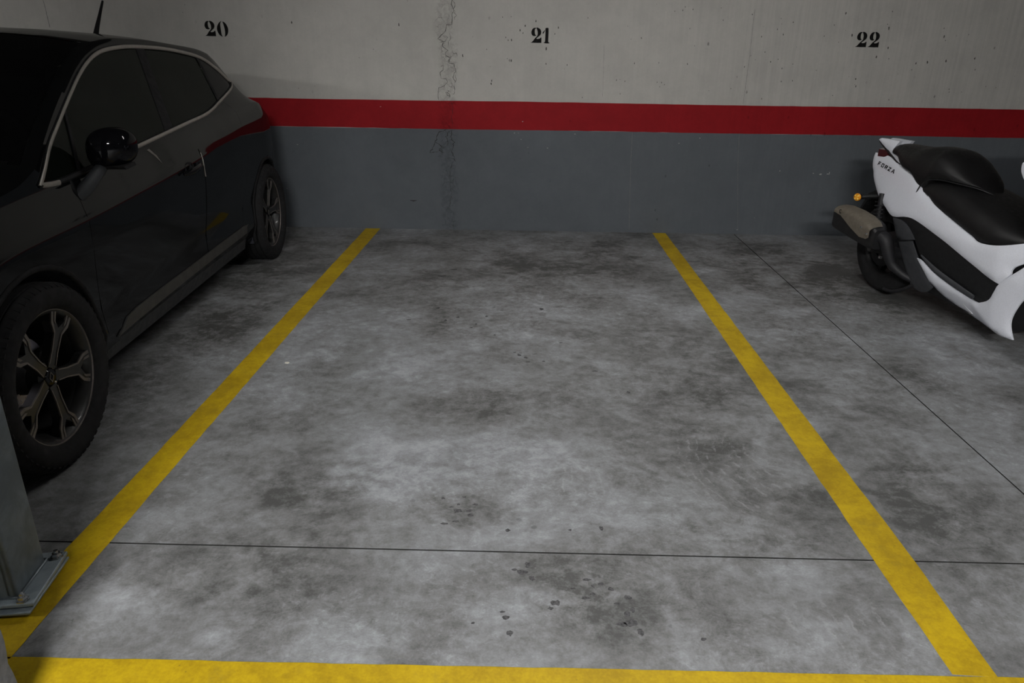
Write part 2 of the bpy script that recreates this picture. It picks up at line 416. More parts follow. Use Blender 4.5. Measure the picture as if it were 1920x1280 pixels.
def mat_yellow():
    t = NT('yellow_floor_paint'); o = t.obj()
    a = t.noise(o, 4, 7, 0.7, 0.4); b = t.noise(o, 30, 6, 0.7); g = t.noise(o, 140, 3, 0.6)
    v = t.math('ADD', t.math('MULTIPLY', a, 0.55), t.math('ADD', t.math('MULTIPLY', b, 0.3), t.math('MULTIPLY', g, 0.15)))
    c = t.mix(t.ramp(v, 0.36, 0.62), (0.36, 0.232, 0.007), (0.58, 0.40, 0.009))
    dirt = t.ramp(t.noise(o, 11, 8, 0.75, 0.3, (2, 2, 2)), 0.52, 0.75, 0, 0.40)
    c = t.mix(dirt, c, (0.27, 0.195, 0.04))
    vo = t.n('ShaderNodeTexVoronoi'); t.l(o, vo.inputs['Vector']); vo.inputs['Scale'].default_value = 45
    sp = t.math('MULTIPLY', t.ramp(vo.outputs['Distance'], 0.06, 0.12, 1, 0), t.ramp(t.noise(o, 9, 2), 0.55, 0.6, 0, 0.5))
    c = t.mix(sp, c, (0.13, 0.10, 0.04))
    t.l(c, t.b.inputs['Base Color']); t.b.inputs['Roughness'].default_value = 0.55; t.b.inputs['Specular IOR Level'].default_value = 0.3
    t.bump(t.math('ADD', b, t.math('MULTIPLY', g, 0.5)), 0.2, 0.003); return t.m
def mat_galv(name='galvanised_steel', k=1.0):
    t = NT(name); o = t.obj()
    n = t.noise(o, 14, 6, 0.7, 0.6); m = t.noise(o, 4, 4, 0.6, 0.5, (2, 0, 4))
    c = t.mix(t.ramp(t.math('ADD', t.math('MULTIPLY', n, 0.5), t.math('MULTIPLY', m, 0.5)), 0.38, 0.62), (0.10 * k, 0.122 * k, 0.137 * k), (0.20 * k, 0.232 * k, 0.252 * k))
    t.l(c, t.b.inputs['Base Color']); t.b.inputs['Metallic'].default_value = 0.45
    t.l(t.ramp(n, 0.3, 0.7, 0.42, 0.6), t.b.inputs['Roughness']); t.bump(n, 0.12, 0.002); return t.m
def mat_paint(name, col, coat=1.0, rough=0.35, metal=0.0, dust=0.0, spec=0.0):
    t = NT(name); o = t.obj()
    fl = t.noise(o, 900, 1, 0.5)
    c = t.mix(t.ramp(fl, 0.4, 0.7, 0, 1), tuple(x * 0.85 for x in col), tuple(min(1, x * 1.15) for x in col))
    if dust: c = t.mix(t.ramp(t.noise(o, 3, 7, 0.7, 0.3), 0.3, 0.8, dust * 0.4, dust), c, (0.15, 0.15, 0.135))
    t.l(c, t.b.inputs['Base Color']); t.b.inputs['Metallic'].default_value = metal; t.b.inputs['Roughness'].default_value = rough
    t.b.inputs['Coat Weight'].default_value = coat
    t.l(t.ramp(t.noise(o, 4, 5, 0.6), 0.3, 0.7, 0.03, 0.07), t.b.inputs['Coat Roughness'])
    t.b.inputs['Specular IOR Level'].default_value = spec
    return t.m
def mat_glass(name, tint=(0.05, 0.055, 0.05), trans=0.5, rough=0.03):
    t = NT(name); o = t.obj()
    t.b.inputs['Base Color'].default_value = (*[x * 0.3 for x in tint], 1)
    t.b.inputs['Coat Weight'].default_value = 0.5; t.b.inputs['Coat Roughness'].default_value = 0.02
    t.l(t.ramp(t.noise(o, 5, 4), 0.3, 0.7, rough, rough * 2), t.b.inputs['Roughness'])
    t.b.inputs['Specular IOR Level'].default_value = 0.0
    tr = t.n('ShaderNodeBsdfTransparent'); tr.inputs[0].default_value = (tint[0] * 8, tint[1] * 8, tint[2] * 8, 1)
    mx = t.n('ShaderNodeMixShader'); mx.inputs[0].default_value = trans
    out = t.t.nodes['Material Output']
    t.l(t.b.outputs[0], mx.inputs[1]); t.l(tr.outputs[0], mx.inputs[2]); t.l(mx.outputs[0], out.inputs[0])
    return t.m

M_floor = mat_floor()
M_gap = simple('joint_dirt', (0.025, 0.025, 0.024), 0.95, scale=40, spec=0.0)
M_plaster = mat_wall('off_white_wall_paint', (0.41, 0.40, 0.375), 0.10, 0.45, 0.75)
M_dado = mat_wall('grey_wall_paint', (0.098, 0.108, 0.120), 0.10, 0.25, 0.5, 0.7, 0.3, chips=(0.42, 0.42, 0.41))
M_red = mat_wall('red_wall_paint', (0.235, 0.0095, 0.013), 0.14, 0.2, 0.4, 0.6, 0.3, chips=(0.5, 0.42, 0.38))
M_side = mat_wall('side_wall_paint', (0.10, 0.098, 0.093), 0.08, 0.3, 0.4)
M_ceil = simple('ceiling_concrete', (0.12, 0.118, 0.112), 0.9, scale=4, var=0.15, bump=0.3, bscale=30)
M_yellow = mat_yellow()
M_black = simple('stencil_black_paint', (0.008, 0.0078, 0.0075), 0.8, scale=90, var=0.3, spec=0.1)
M_crack = simple('crack_dark', (0.085, 0.083, 0.077), 0.95, scale=90, spec=0.0)
M_crack2 = simple('crack_dark_in_paint', (0.030, 0.026, 0.028), 0.95, scale=90, spec=0.0)
M_galv = mat_galv(); M_plate = mat_galv('galvanised_plate_brightened', 1.9)  # plate copy of the steel, brightened to offset the dim light there
M_grout = simple('grout', (0.26, 0.255, 0.24), 0.9, scale=60, bump=0.4)
M_column = simple('rough_concrete', (0.17, 0.175, 0.19), 0.9, scale=18, var=0.3, bump=0.8, bscale=45)
M_car = mat_paint('dark_car_paint', (0.0035, 0.004, 0.0045), 0.6, 0.5, 0.0, dust=0.004, spec=0.0)
M_blackgloss = mat_paint('black_gloss', (0.003, 0.003, 0.004), 0.4, 0.5, spec=0.0)
M_glass = mat_glass('tinted_glass', (0.03, 0.038, 0.029), 0.45)
M_wind = mat_glass('windshield_glass', (0.02, 0.02, 0.022), 0.35)
M_chrome = simple('satin_chrome', (0.27, 0.25, 0.225), 0.45, 0.25, scale=60, var=0.06)
M_plastic = simple('black_textured_plastic', (0.009, 0.009, 0.010), 0.7, scale=60, bump=0.15, spec=0.2)
M_gapblack = simple('panel_gap_black', (0.003, 0.003, 0.003), 0.9, scale=60, spec=0.0)
M_greyplas = simple('grey_satin_strip', (0.045, 0.045, 0.043), 0.5, 0.2, scale=40)
M_cladding = simple('sill_cladding', (0.016, 0.018, 0.021), 0.6, scale=60, bump=0.1)
M_rubber = simple('tyre_rubber', (0.013, 0.013, 0.014), 0.85, scale=50, var=0.2, bump=0.2, dust=0.2, dustcol=(0.03, 0.029, 0.028), spec=0.2)
M_liner = simple('arch_liner', (0.028, 0.030, 0.040), 0.9, scale=120, bump=0.5)
M_rimdark = simple('dark_wheel_paint', (0.014, 0.014, 0.014), 0.45, 0.2, coat=0.2, scale=50)
M_rimcut = simple('machined_alloy', (0.16, 0.143, 0.132), 0.42, 0.5, scale=60)
M_disc = simple('brake_disc_steel', (0.42, 0.40, 0.46), 0.28, 0.9, scale=30)
M_seatcloth = simple('car_seat_cloth', (0.05, 0.05, 0.05), 0.85, scale=60, bump=0.3)
M_cabin = simple('cabin_trim', (0.03, 0.03, 0.03), 0.7, scale=30)
M_lampred = simple('rear_lamp_red', (0.05, 0.004, 0.005), 0.12, coat=1.0, scale=40)
M_lampclear = simple('headlamp_lens', (0.30, 0.31, 0.33), 0.1, coat=1.0, scale=20)
M_white = mat_paint('white_fairing_paint', (0.71, 0.73, 0.80), 0.6, 0.32)
M_scseat = simple('black_seat_vinyl', (0.005, 0.0048, 0.0052), 0.5, scale=120, bump=0.2, bscale=500, spec=0.35)
M_scplas = simple('scooter_black_plastic', (0.008, 0.0083, 0.0092), 0.55, scale=70, bump=0.12, spec=0.35)
M_scgrey = simple('scooter_grey_plastic', (0.036, 0.038, 0.043), 0.6, scale=50, bump=0.15)
M_engine = simple('engine_cast', (0.008, 0.008, 0.010), 0.6, 0.1, scale=25, bump=0.3)
M_shield = simple('exhaust_heat_shield', (0.30, 0.265, 0.215), 0.5, 0.25, scale=40)
M_exh = simple('exhaust_black', (0.009, 0.009, 0.010), 0.5, 0.1, scale=40)
M_bolt = simple('steel_bolt', (0.6, 0.6, 0.6), 0.25, 0.95, scale=60)
M_amber = simple('amber_lens', (0.62, 0.24, 0.010), 0.18, coat=0.8, scale=40)
M_ambl = simple('amber_lens_facet', (0.95, 0.62, 0.12), 0.15, coat=1.0, scale=40)
M_ambd = simple('amber_lens_dark', (0.10, 0.035, 0.004), 0.3, coat=0.5, scale=40)
M_lampbody = simple('lamp_housing', (0.7, 0.7, 0.7), 0.4, scale=20)
def diffuser(k):
    t = NT('lamp_diffuser'); t.b.inputs['Emission Color'].default_value = (1, 0.985, 0.96, 1); t.b.inputs['Emission Strength'].default_value = k; return t.m

# ------------------------------------------------------------------ room shell
XL, XR, YF, YB = -8.6, 8.6, -7.0, 5.63
floor = box('floor', (XL - 0.3, YF - 0.3, -0.25), (XR + 0.3, YB + 0.3, -0.012), M_gap); tag(floor, 'grey trowelled concrete garage floor with saw-cut joints', None, 'structure')
def slab(x0a, x0b, x1a, x1b, y0, y1):
    """x0a,x0b = left edge at y0 and y1; y0,y1 as functions of x"""
    g = 0.0028
    P = [(x0a, y0(x0a)), (x1a, y0(x1a)), (x1b, y1(x1b)), (x0b, y1(x0b))]
    vs = [(x, y, z) for z in (-0.014, 0.0) for x, y in P]
    b = 0.0015
    fs = [(3, 2, 1, 0), (4, 5, 6, 7), (0, 1, 5, 4), (1, 2, 6, 5), (2, 3, 7, 6), (3, 0, 4, 7)]
    o = mesh('floor_slab', vs, fs, [M_floor, M_gap], floor, mi=[1, 0, 1, 1, 1, 1])
    return o
G = 0.0027
jy = lambda x: 1.6745 - 0.0079 * x
def jx(y): return 1.606 + 0.0155 * y
slab(XL, XL, jx(1.67) - G, jx(YB) - G, lambda x: jy(x) + G, lambda x: YB)
slab(jx(1.67) + G, jx(YB) + G, XR, XR, lambda x: jy(x) + G, lambda x: YB)
slab(XL, XL, jx(YF) - G, jx(1.67) - G, lambda x: YF, lambda x: jy(x) - G)
slab(jx(YF) + G, jx(1.67) + G, XR, XR, lambda x: YF, lambda x: jy(x) - G)
def stripe(poly, label):
    # painted strip with slightly uneven brushed edges
    P = []
    n = len(poly)
    for i in range(n):
        a = Vector(poly[i]); b = Vector(poly[(i + 1) % n]); L = (b - a).length; k = max(1, int(L / 0.05))
        nn = Vector((-(b - a).y, (b - a).x)).normalized()
        for s in range(k):
            q = a.lerp(b, s / k)
            if s: q = q + nn * random.uniform(-0.0012, 0.0012)
            P.append((q.x, q.y))
    o = prism('painted_line', P, 0.0, 0.0009, M_yellow, floor, f=lambda p, q, h: (p, q, h)); o['label'] = label; return o
stripe([(-1.236, 1.262), (-1.130, 1.262), (-1.122, 2.0), (-1.066, 5.62), (-1.178, 5.62), (-1.219, 2.136)], 'yellow line between the car and the empty bay')
stripe([(1.000, 1.268), (1.098, 1.262), (1.114, 1.664), (1.158, 5.62), (1.057, 5.62), (1.002, 1.661)], 'yellow line between the empty bay and the scooter bay')
stripe([(-8.4, 1.265), (-8.4, 1.155), (8.4, 1.133), (8.4, 1.243), (1.156, 1.2615), (-1.1, 1.268)], 'yellow line across the mouths of the bays')
stripe([(3.25, 1.262), (3.36, 1.262), (3.40, 5.62), (3.29, 5.62)], 'yellow line beyond the scooter')
stripe([(-3.50, 1.262), (-3.39, 1.262), (-3.34, 5.62), (-3.45, 5.62)], 'yellow line beyond the car')

# ragged dark drips and tyre-rubber flecks lying on the concrete
bm = bmesh.new()
rnd = random.Random(3)
drips = [(-.166, 1.865, .011), (-.130, 1.868, .007), (-.113, 1.900, .006), (-.20, 1.80, .007), (-.168, 1.812, .006), (-.185, 1.885, .005), (-.012, 1.775, .007), (.262, 1.79, .007), (-.215, 1.93, .006), (-.15, 1.94, .005), (-.125, 1.845, .009), (.17, 1.78, .005), (-.165, 1.90, .005),
         (.03, 1.59, .012), (.045, 1.62, .008), (.055, 1.565, .008), (.01, 1.60, .006), (.115, 1.475, .010), (.16, 1.53, .006), (.20, 1.565, .008), (.235, 1.55, .007), (.26, 1.53, .007), (.30, 1.50, .008), (.215, 1.54, .006), (.27, 1.475, .006), (.29, 1.44, .009), (.295, 1.41, .013), (.27, 1.405, .010), (.315, 1.38, .009), (.305, 1.455, .007), (-.01, 1.42, .007), (.0, 1.37, .008), (.19, 1.495, .008), (.21, 1.51, .006), (-.09, 1.40, .004), (.10, 1.455, .006), (.46, 1.36, .006), (-.02, 1.44, .005),
         (.02, 3.10, .010), (.05, 3.07, .009), (.06, 3.02, .007), (.13, 3.03, .006), (.0, 3.13, .006), (.35, 2.93, .008), (.47, 2.72, .009), (.22, 3.26, .007), (-.42, 3.74, .012), (-.30, 3.60, .010), (-.36, 3.55, .009), (-.22, 3.45, .008), (-.46, 4.35, .018), (-.40, 4.5, .014), (-.2, 3.5, .007), (-.15, 3.62, .008), (-.10, 3.35, .007), (.14, 3.75, .014), (-.55, 3.55, .008)]
for (x, y, r) in drips:
    r *= 1.25
    n = 11; ph = rnd.uniform(0, 6); ax = rnd.uniform(.7, 1.5); q = []
    for k in range(n):
        a = 2 * pi * k / n; rr = r * rnd.uniform(.55, 1.15)
        q.append(bm.verts.new((x + rr * ax * cos(a + ph), y + rr / ax * sin(a + ph), 0.0004)))
    bm.faces.new(q)
o = frombm('oil_drip', bm, simple('dried_oil', (0.075, 0.075, 0.078), 0.8, scale=160, var=.5), floor); tag(o, None, None, 'stuff')
o = prism('paint_fleck', [(-1.016, 2.958), (-1.002, 2.955), (-.996, 2.964), (-1.004, 2.972), (-1.016, 2.968)], 0.0, .0022, simple('pale_fleck', (.7, .68, .6), .7), floor, f=lambda p, q, h: (p, q, h))

wb = box('wall_back', (XL - 0.3, YB, -0.25), (XR + 0.3, YB + 0.25, CEIL + 0.2), M_plaster); tag(wb, 'bay end wall, off-white above a red band and grey dado', None, 'structure')
def band(name, z0, z1, mat, label, proud):
    # hand-rolled edges: slightly wavy
    n = 240; vs = []; fs = []
    for i in range(n + 1):
        x = XL + (XR - XL) * i / n
        w0 = 0.0014 * sin(x * 3.1) + random.uniform(-.0008, .0008) if z0 > 0 else 0
        w1 = 0.0014 * sin(x * 2.3 + 1) + random.uniform(-.0008, .0008)
        for y, z in ((YB + 0.001, z0 + w0), (YB - proud, z0 + w0), (YB - proud, z1 + w1), (YB + 0.001, z1 + w1)): vs.append((x, y, z))
    for i in range(n):
        for q in range(4):
            a = i * 4 + q; b = i * 4 + (q + 1) % 4; fs.append((a, b, b + 4, a + 4))
    o = mesh(name, vs, fs, mat, wb); o['label'] = label; return o
band('painted_band', 0.0, 0.757, M_dado, 'dark grey painted dado', 0.0012)
band('painted_band', 0.757, 0.957, M_red, 'red painted band', 0.0016)
def struct_box(name, lo, hi, mat): return tag(box(name, lo, hi, mat), None, None, 'structure')
struct_box('wall_left', (XL - 0.3, YF, -0.02), (XL, YB, CEIL + 0.2), M_side)
struct_box('wall_right', (XR, YF, -0.02), (XR + 0.3, YB, CEIL + 0.2), M_side)
struct_box('wall_front', (XL, YF - 0.3, -0.02), (XR, YF, CEIL + 0.2), M_side)
struct_box('ceiling', (XL - 0.3, YF - 0.3, CEIL), (XR + 0.3, YB + 0.25, CEIL + 0.25), M_ceil)

# stencilled bay numbers on the wall (thin paint)
g2a = [(.031,.0974),(.0205,.0957),(.011,.0866),(.0056,.0746),(.0047,.0641),(.0077,.0536),(.0152,.0455),(.0267,.0426),(.0364,.045),(.0412,.0496),(.0346,.051),(.0312,.057),(.0293,.0689),(.029,.0809),(.0312,.0884),(.036,.0922),(.0384,.0945),(.0351,.0974)]
g2b = [(.0407,.099),(.0496,.0984),(.0611,.0933),(.0703,.0845),(.0747,.0726),(.0735,.0591),(.0673,.0485),(.0577,.0408),(.0481,.0331),(.0418,.0278),(.0467,.0248),(.0581,.0257),(.0662,.0289),(.0726,.0342),(.0766,.035),(.0778,.0215),(.0777,-.002),(.0687,-.0013),(.0491,-.0018),(.0262,-.0011),(.0131,-.0006),(0,0),(.0097,.0047),(.0177,.0116),(.0256,.0223),(.0351,.033),(.0446,.0421),(.0493,.0512),(.0497,.0662),(.0477,.0782),(.0434,.0886),(.0409,.0923)]
g1a = [(.0988,.0834),(.1013,.0804),(.096,.0684),(.0898,.0593),(.0848,.0607),(.0862,.0682),(.0925,.0758)]
g1b = [(.1049,.0962),(.1146,.0985),(.126,.0972),(.1269,.0673),(.1263,.0372),(.1263,.0101),(.129,.0033),(.139,-.0026),(.1244,-.0043),(.108,-.0038),(.0915,-.0002),(.1012,.0052),(.1034,.0128),(.1043,.0369),(.105,.067),(.1037,.082)]
g0a = [(.1235,.0981),(.1125,.0932),(.1006,.0816),(.0913,.0663),(.0869,.0491),(.0879,.0338),(.094,.0167),(.1029,.0053),(.1144,-.0022),(.1247,-.0031),(.1172,.0036),(.1141,.0189),(.1135,.038),(.1129,.0571),(.1133,.0761),(.1172,.0895),(.1242,.0952)]
g0b = [(.1305,.0963),(.1414,.0926),(.1525,.0823),(.1609,.0673),(.166,.0502),(.1646,.0311),(.1582,.0137),(.146,.0001),(.1329,-.0039),(.1381,.0038),(.1412,.0192),(.1416,.0384),(.1391,.0593),(.1362,.0764),(.1327,.0897)]
def number(ox, oz, glyphs, label, sc=1.0):
    os_ = []
    for g, dx in glyphs:
        P = smooth_outline(g, 3, 60)
        os_.append(prism('g', P, YB + 0.0005, YB - 0.0006, None, None, f=lambda p, q, h, dx=dx: (ox + sc * (p + dx), h, oz + sc * q)))
    o = join_named('stencilled_number', os_, M_black, wb); o['label'] = label
number(-2.247, 1.372, [(g2a, 0), (g2b, 0), (g0a, 0.004), (g0b, 0.004)], 'black stencilled number 20', 1.0)
number(0.075, 1.360, [(g2a, 0), (g2b, 0), (g1a, 0), (g1b, 0)], 'black stencilled number 21')
number(2.383, 1.3645, [(g2a, 0), (g2b, 0), (g2a, 0.0885), (g2b, 0.0885)], 'black stencilled number 22', 1.0)

# cracks and open seams of the wall: thin sunk-looking grooves with ragged width
def crack(pts, w, name='wall_crack', jag=0.006, mat=None, parent=wb, y=YB):
    P = [Vector(p) for p in pts]; Q = []
    for i in range(len(P) - 1):
        L = (P[i + 1] - P[i]).length; k = max(2, int(L / 0.012))
        for s in range(k):
            q = P[i].lerp(P[i + 1], s / k); Q.append(q + Vector((random.uniform(-jag, jag), random.uniform(-jag, jag) * 0.5)))
    Q.append(P[-1]); L_ = []; R_ = []
    for i, q in enumerate(Q):
        t_ = (Q[min(i + 1, len(Q) - 1)] - Q[max(i - 1, 0)]).normalized(); nrm = Vector((-t_.y, t_.x))
        ww = w * random.uniform(0.25, 1.0) * (0.3 if i in (0, len(Q) - 1) else 1) / 2
        L_.append(q + nrm * ww); R_.append(q - nrm * ww)
    vs = []; fs = []
    pr = 0.002
    for a, b in zip(L_, R_): vs += [(a.x, y - pr, a.y), (b.x, y - pr, b.y), (a.x, y + .001, a.y), (b.x, y + .001, b.y)]
    for i in range(len(Q) - 1):
        a = i * 4; fs += [(a, a + 1, a + 5, a + 4), (a, a + 4, a + 6, a + 2), (a + 1, a + 3, a + 7, a + 5)]
    return mesh(name, vs, fs, mat or M_crack, parent)
cr = []
cr.append(crack([(-0.475, 1.66), (-0.487, 1.60), (-0.468, 1.56), (-0.482, 1.54), (-0.482, 1.47), (-0.525, 1.468), (-0.527, 1.43), (-0.560, 1.40), (-0.585, 1.375)], 0.0055, jag=0.003))
cr.append(crack([(-0.585, 1.375), (-0.545, 1.355), (-0.555, 1.33), (-0.52, 1.30), (-0.535, 1.27), (-0.50, 1.25), (-0.515, 1.215), (-0.47, 1.21), (-0.463, 1.16), (-0.48, 1.12), (-0.462, 1.08)], 0.005, jag=0.005))
cr.append(crack([(-0.50, 1.42), (-0.49, 1.38), (-0.515, 1.35), (-0.505, 1.32)], 0.004, jag=0.005))
cr.append(crack([(-0.57, 1.19), (-0.548, 1.20), (-0.552, 1.165), (-0.575, 1.15), (-0.57, 1.11), (-0.535, 1.11), (-0.52, 1.085), (-0.545, 1.06), (-0.585, 1.045), (-0.592, 0.99), (-0.588, 0.96)], 0.0045, jag=0.003))
cr.append(crack([(-0.46, 1.66), (-0.475, 1.63), (-0.455, 1.60), (-0.47, 1.57), (-0.452, 1.53), (-0.465, 1.50)], 0.004, jag=0.007))
cr.append(crack([(-0.545, 1.40), (-0.52, 1.385), (-0.535, 1.36), (-0.575, 1.35)], 0.004, jag=0.007))
cr.append(crack([(-0.49, 1.30), (-0.47, 1.28), (-0.455, 1.285), (-0.45, 1.26)], 0.005, jag=0.006))
cr.append(crack([(-0.47, 1.14), (-0.46, 1.10), (-0.48, 1.07), (-0.465, 1.04), (-0.48, 1.0)], 0.004, jag=0.007))
cr.append(crack([(-0.54, 1.01), (-0.525, 1.02), (-0.51, 1.0), (-0.515, .975)], 0.005, jag=0.006))
cr.append(crack([(-0.515, 1.03), (-0.53, 0.995), (-0.50, 0.99)], 0.006, jag=0.006))
o = join_named('wall_crack', cr, M_crack, wb); o['label'] = 'jagged vertical crack between numbers 20 and 21'
cr = []
cr.append(crack([(-0.50, 0.958), (-0.485, 0.90), (-0.495, 0.84), (-0.49, 0.76)], 0.0035, jag=0.004))
cr.append(crack([(-0.53, 0.755), (-0.60, 0.73), (-0.61, 0.68), (-0.64, 0.62), (-0.66, 0.585), (-0.60, 0.59)], 0.006, jag=0.006))
cr.append(crack([(-0.49, 0.75), (-0.51, 0.70), (-0.48, 0.66), (-0.50, 0.60), (-0.47, 0.52)], 0.006, jag=0.007))
cr.append(crack([(-0.62, 0.66), (-0.575, 0.635), (-0.59, 0.60), (-0.555, 0.585)], 0.007, jag=0.008))
cr.append(crack([(-0.52, 0.735), (-0.545, 0.70), (-0.525, 0.665), (-0.54, 0.63)], 0.005, jag=0.008))
cr.append(crack([(-0.50, 0.50), (-0.52, 0.40), (-0.505, 0.28), (-0.53, 0.15)], 0.003, jag=0.007))
cr.append(crack([(-0.83, 0.225), (-0.80, 0.218), (-0.775, 0.222)], 0.012, jag=0.007))
o = join_named('wall_crack', cr, M_crack2, wb); o['label'] = 'crack running on down through the painted bands'
sm = []
for pts, w in [([(-3.37, 1.70), (-3.355, 1.55), (-3.35, 1.41)], 0.004), ([(0.845, 0.755), (0.85, 0.55), (0.875, 0.02)], 0.0028), ([(1.64, 0.76), (1.66, 0.5), (1.72, 0.03)], 0.0026),
               ([(0.60, 1.35), (0.607, 1.15), (0.61, 1.0)], 0.002), ([(1.64, 1.6), (1.645, 1.3), (1.64, 0.965)], 0.0018)]:
    sm.append(crack(pts, w, jag=0.0012))
o = join_named('formwork_seam', sm, simple('seam_mark_grey', (0.16, 0.16, 0.155), 0.9), wb)  # even grey of the formwork marks
o['label'] = 'thin vertical formwork marks'
# small ragged notches and bug holes that read singly
bm = bmesh.new()
for (x, z, r) in [(0.0, 1.44, .006), (0.035, 1.47, .006), (0.11, 1.50, .006), (-0.06, 1.375, .006), (-0.06, 1.238, .006), (-0.41, 1.265, .007), (0.19, 1.32, .008), (0.19, 1.22, .005), (0.27, 1.46, .005), (-0.2, 1.10, .006),
                  (-0.205, 1.08, .007), (2.28, 1.58, .007), (2.60, 1.49, .008), (2.55, 1.30, .007), (2.62, 1.36, .006), (2.92, 1.27, .007), (2.84, 1.26, .006), (3.05, 1.28, .006), (2.43, 1.15, .006), (2.44, 1.10, .005), (3.0, 1.44, .007), (3.25, 1.30, .006), (-0.86, 1.465, .007), (-1.62, 1.47, .007), (2.35, 1.44, .007)] + [(random.uniform(-.35, 3.6), random.uniform(.985, 1.63), random.uniform(.0018, .0045)) for _ in range(90)] + [(random.uniform(-2.4, -.7), random.uniform(1.0, 1.63), random.uniform(.0015, .003)) for _ in range(14)]:
    n = 7; ph = random.uniform(0, 6); vs = []
    for k in range(n):
        a = 2 * pi * k / n + ph; rr = r * random.uniform(0.6, 1.2)
        vs.append(bm.verts.new((x + rr * 0.8 * cos(a), YB - 0.0006, z + rr * 1.5 * sin(a))))
    bm.faces.new(vs)
o = frombm('bug_hole', bm, M_crack, wb); tag(o, None, None, 'stuff')
# pale scraped chips in the grey paint near the scooter
bm = bmesh.new()
for (x, z, w, h) in [(2.235, .475, .012, .006), (2.29, .470, .018, .010), (2.345, .472, .020, .005), (2.355, .478, .005, .028), (1.98, .49, .006, .010), (-0.03, .735, .008, .004), (0.0, .735, .006, .004), (0.42, .735, .012, .004), (0.03, .818, .008, .006), (0.22, .63, .010, .005), (1.2, .68, .008, .005), (1.35, .72, .01, .004), (0.02, .69, .008, .004)]:
    vs = [bm.verts.new((x + w * cos(2 * pi * k / 7) * random.uniform(.3, .7), YB - 0.0021, z + h * sin(2 * pi * k / 7) * random.uniform(.3, .7))) for k in range(7)]
    bm.faces.new(vs)
o = frombm('paint_chip', bm, simple('bare_plaster', (0.34, 0.34, 0.33), 0.9), wb); tag(o, None, None, 'stuff')

# ceiling battens above and behind the camera, plus one added fill over the bay
for i, (x, y, p) in enumerate(LAMPS):
    r = empty('ceiling_lamp', (x, y, CEIL))
    tag(r, ['long ceiling lamp over the aisle in front of the car', 'long bright ceiling lamp over the aisle facing the empty bay', 'long ceiling lamp over the aisle beyond the scooter', 'added dim fill lamp above the empty bay, brightening its floor'][i], 'lamp', None, 'ceiling lamps along the aisle')
    box('housing', (-0.63, -0.075, -0.07), (0.63, 0.075, 0.0), M_lampbody, r, 0.006)
    box('diffuser', (-0.61, -0.06, -0.100), (0.61, 0.06, -0.07), diffuser(p), r, 0.015)

# ------------------------------------------------------------------ steel post and concrete column, left foreground
post = empty('steel_post', (-1.264, 1.482, 0.0), radians(7))
tag(post, 'galvanised square steel post on a bolted base plate at left edge', 'post')
PZ = 0.036
box('grout_pad', (-0.10, -0.085, 0.0008), (0.078, 0.094, PZ - 0.022), M_grout, post, 0.003)
lp = box('lower_plate', (-0.115, -0.110, PZ - 0.022), (0.094, 0.104, PZ - 0.015), M_plate, post, 0.002)
bp = box('base_plate', (-0.115, -0.098, PZ - 0.011), (0.095, 0.104, PZ), M_plate, post, 0.003, rot=Matrix.Rotation(radians(2), 3, 'Z'))
for (x, y) in [(0.072, 0.082), (0.066, -0.078), (-0.09, 0.082), (-0.09, -0.078)]:
    box('spacer', (x - 0.004, y - 0.004, PZ - 0.0155), (x + 0.004, y + 0.004, PZ - 0.0105), M_galv, post)
# hollow section with rounded corners
def rrect(hx, hy, r, n=6):
    P = []
    for cx, cy, a0 in ((hx - r, hy - r, 0), (-hx + r, hy - r, 90), (-hx + r, -hy + r, 180), (hx - r, -hy + r, 270)):
        for k in range(n + 1):
            a = radians(a0 + 90 * k / n); P.append((cx + r * cos(a), cy + r * sin(a)))
    return P
sh = prism('shaft', [(x - 0.018, y) for x, y in rrect(0.072, 0.072, 0.012)], PZ, CEIL - 0.001, M_galv, post, f=lambda p, q, h: (p, q, h))
sh.data.polygons.foreach_set('use_smooth', [True] * len(sh.data.polygons)); auto_smooth(sh, 30)
wp = []
hx, hy = 0.074, 0.074
w = tube('weld_bead', [(-0.018 - hx, -hy, PZ + .002), (-0.018 + hx, -hy, PZ + .002), (-0.018 + hx, hy, PZ + .002), (-0.018 - hx, hy, PZ + .002), (-0.018 - hx, -hy, PZ + .002)], 0.004, M_galv, post, 6, 1)
w = tube('seam_bead', [(0.032, -0.0725, PZ + 0.01), (0.032, -0.0725, CEIL - 0.01)], 0.0022, M_galv, post, 6, 1)
for (x, y) in [(0.075, 0.084), (0.069, -0.080), (-0.095, 0.084), (-0.095, -0.080)]:
    b = lathe('anchor_bolt', [(0, .020), (.006, .020), (.006, .012), (.011, .012), (.0115, .003), (.016, .003), (.016, 0), (0, 0)], M_bolt, post, 6, 'Z', cen=(x, y, PZ), smooth=False)
    box('washer_clip', (x - .014, y - .009, PZ - .001), (x + .012, y + .009, PZ + .0035), M_galv, post, .002)
# rough concrete column
bm = bmesh.new(); nz = 90; nn = 10
x0, x1, y0, y1 = -1.42, -0.998, 0.74, 1.125
ring = []
per = [(x0, y0), (x1, y0), (x1, y1), (x0, y1)]
loop = []
for i in range(4):
    a = Vector(per[i]); b = Vector(per[(i + 1) % 4])
    for s in range(nn): loop.append(a.lerp(b, s / nn))
def h1(*a): return (sin(a[0] * 12.9898 + a[1] * 78.233 + a[2] * 37.7) * 43758.5453) % 1.0
rings = []
for k in range(nz + 1):
    z = 0.0008 + (CEIL - 0.002) * k / nz; r_ = []
    for i, p in enumerate(loop):
        c = Vector(((x0 + x1) / 2, (y0 + y1) / 2)); d = (p - c)
        j = (h1(i, k, 1) - 0.5) * 0.006; 
        if i % nn == 0: j -= 0.006 + 0.010 * h1(i, k, 5) ** 3
        q = c + d * (1 + j / d.length); r_.append(bm.verts.new((q.x, q.y, z)))
    rings.append(r_)
L = len(loop)
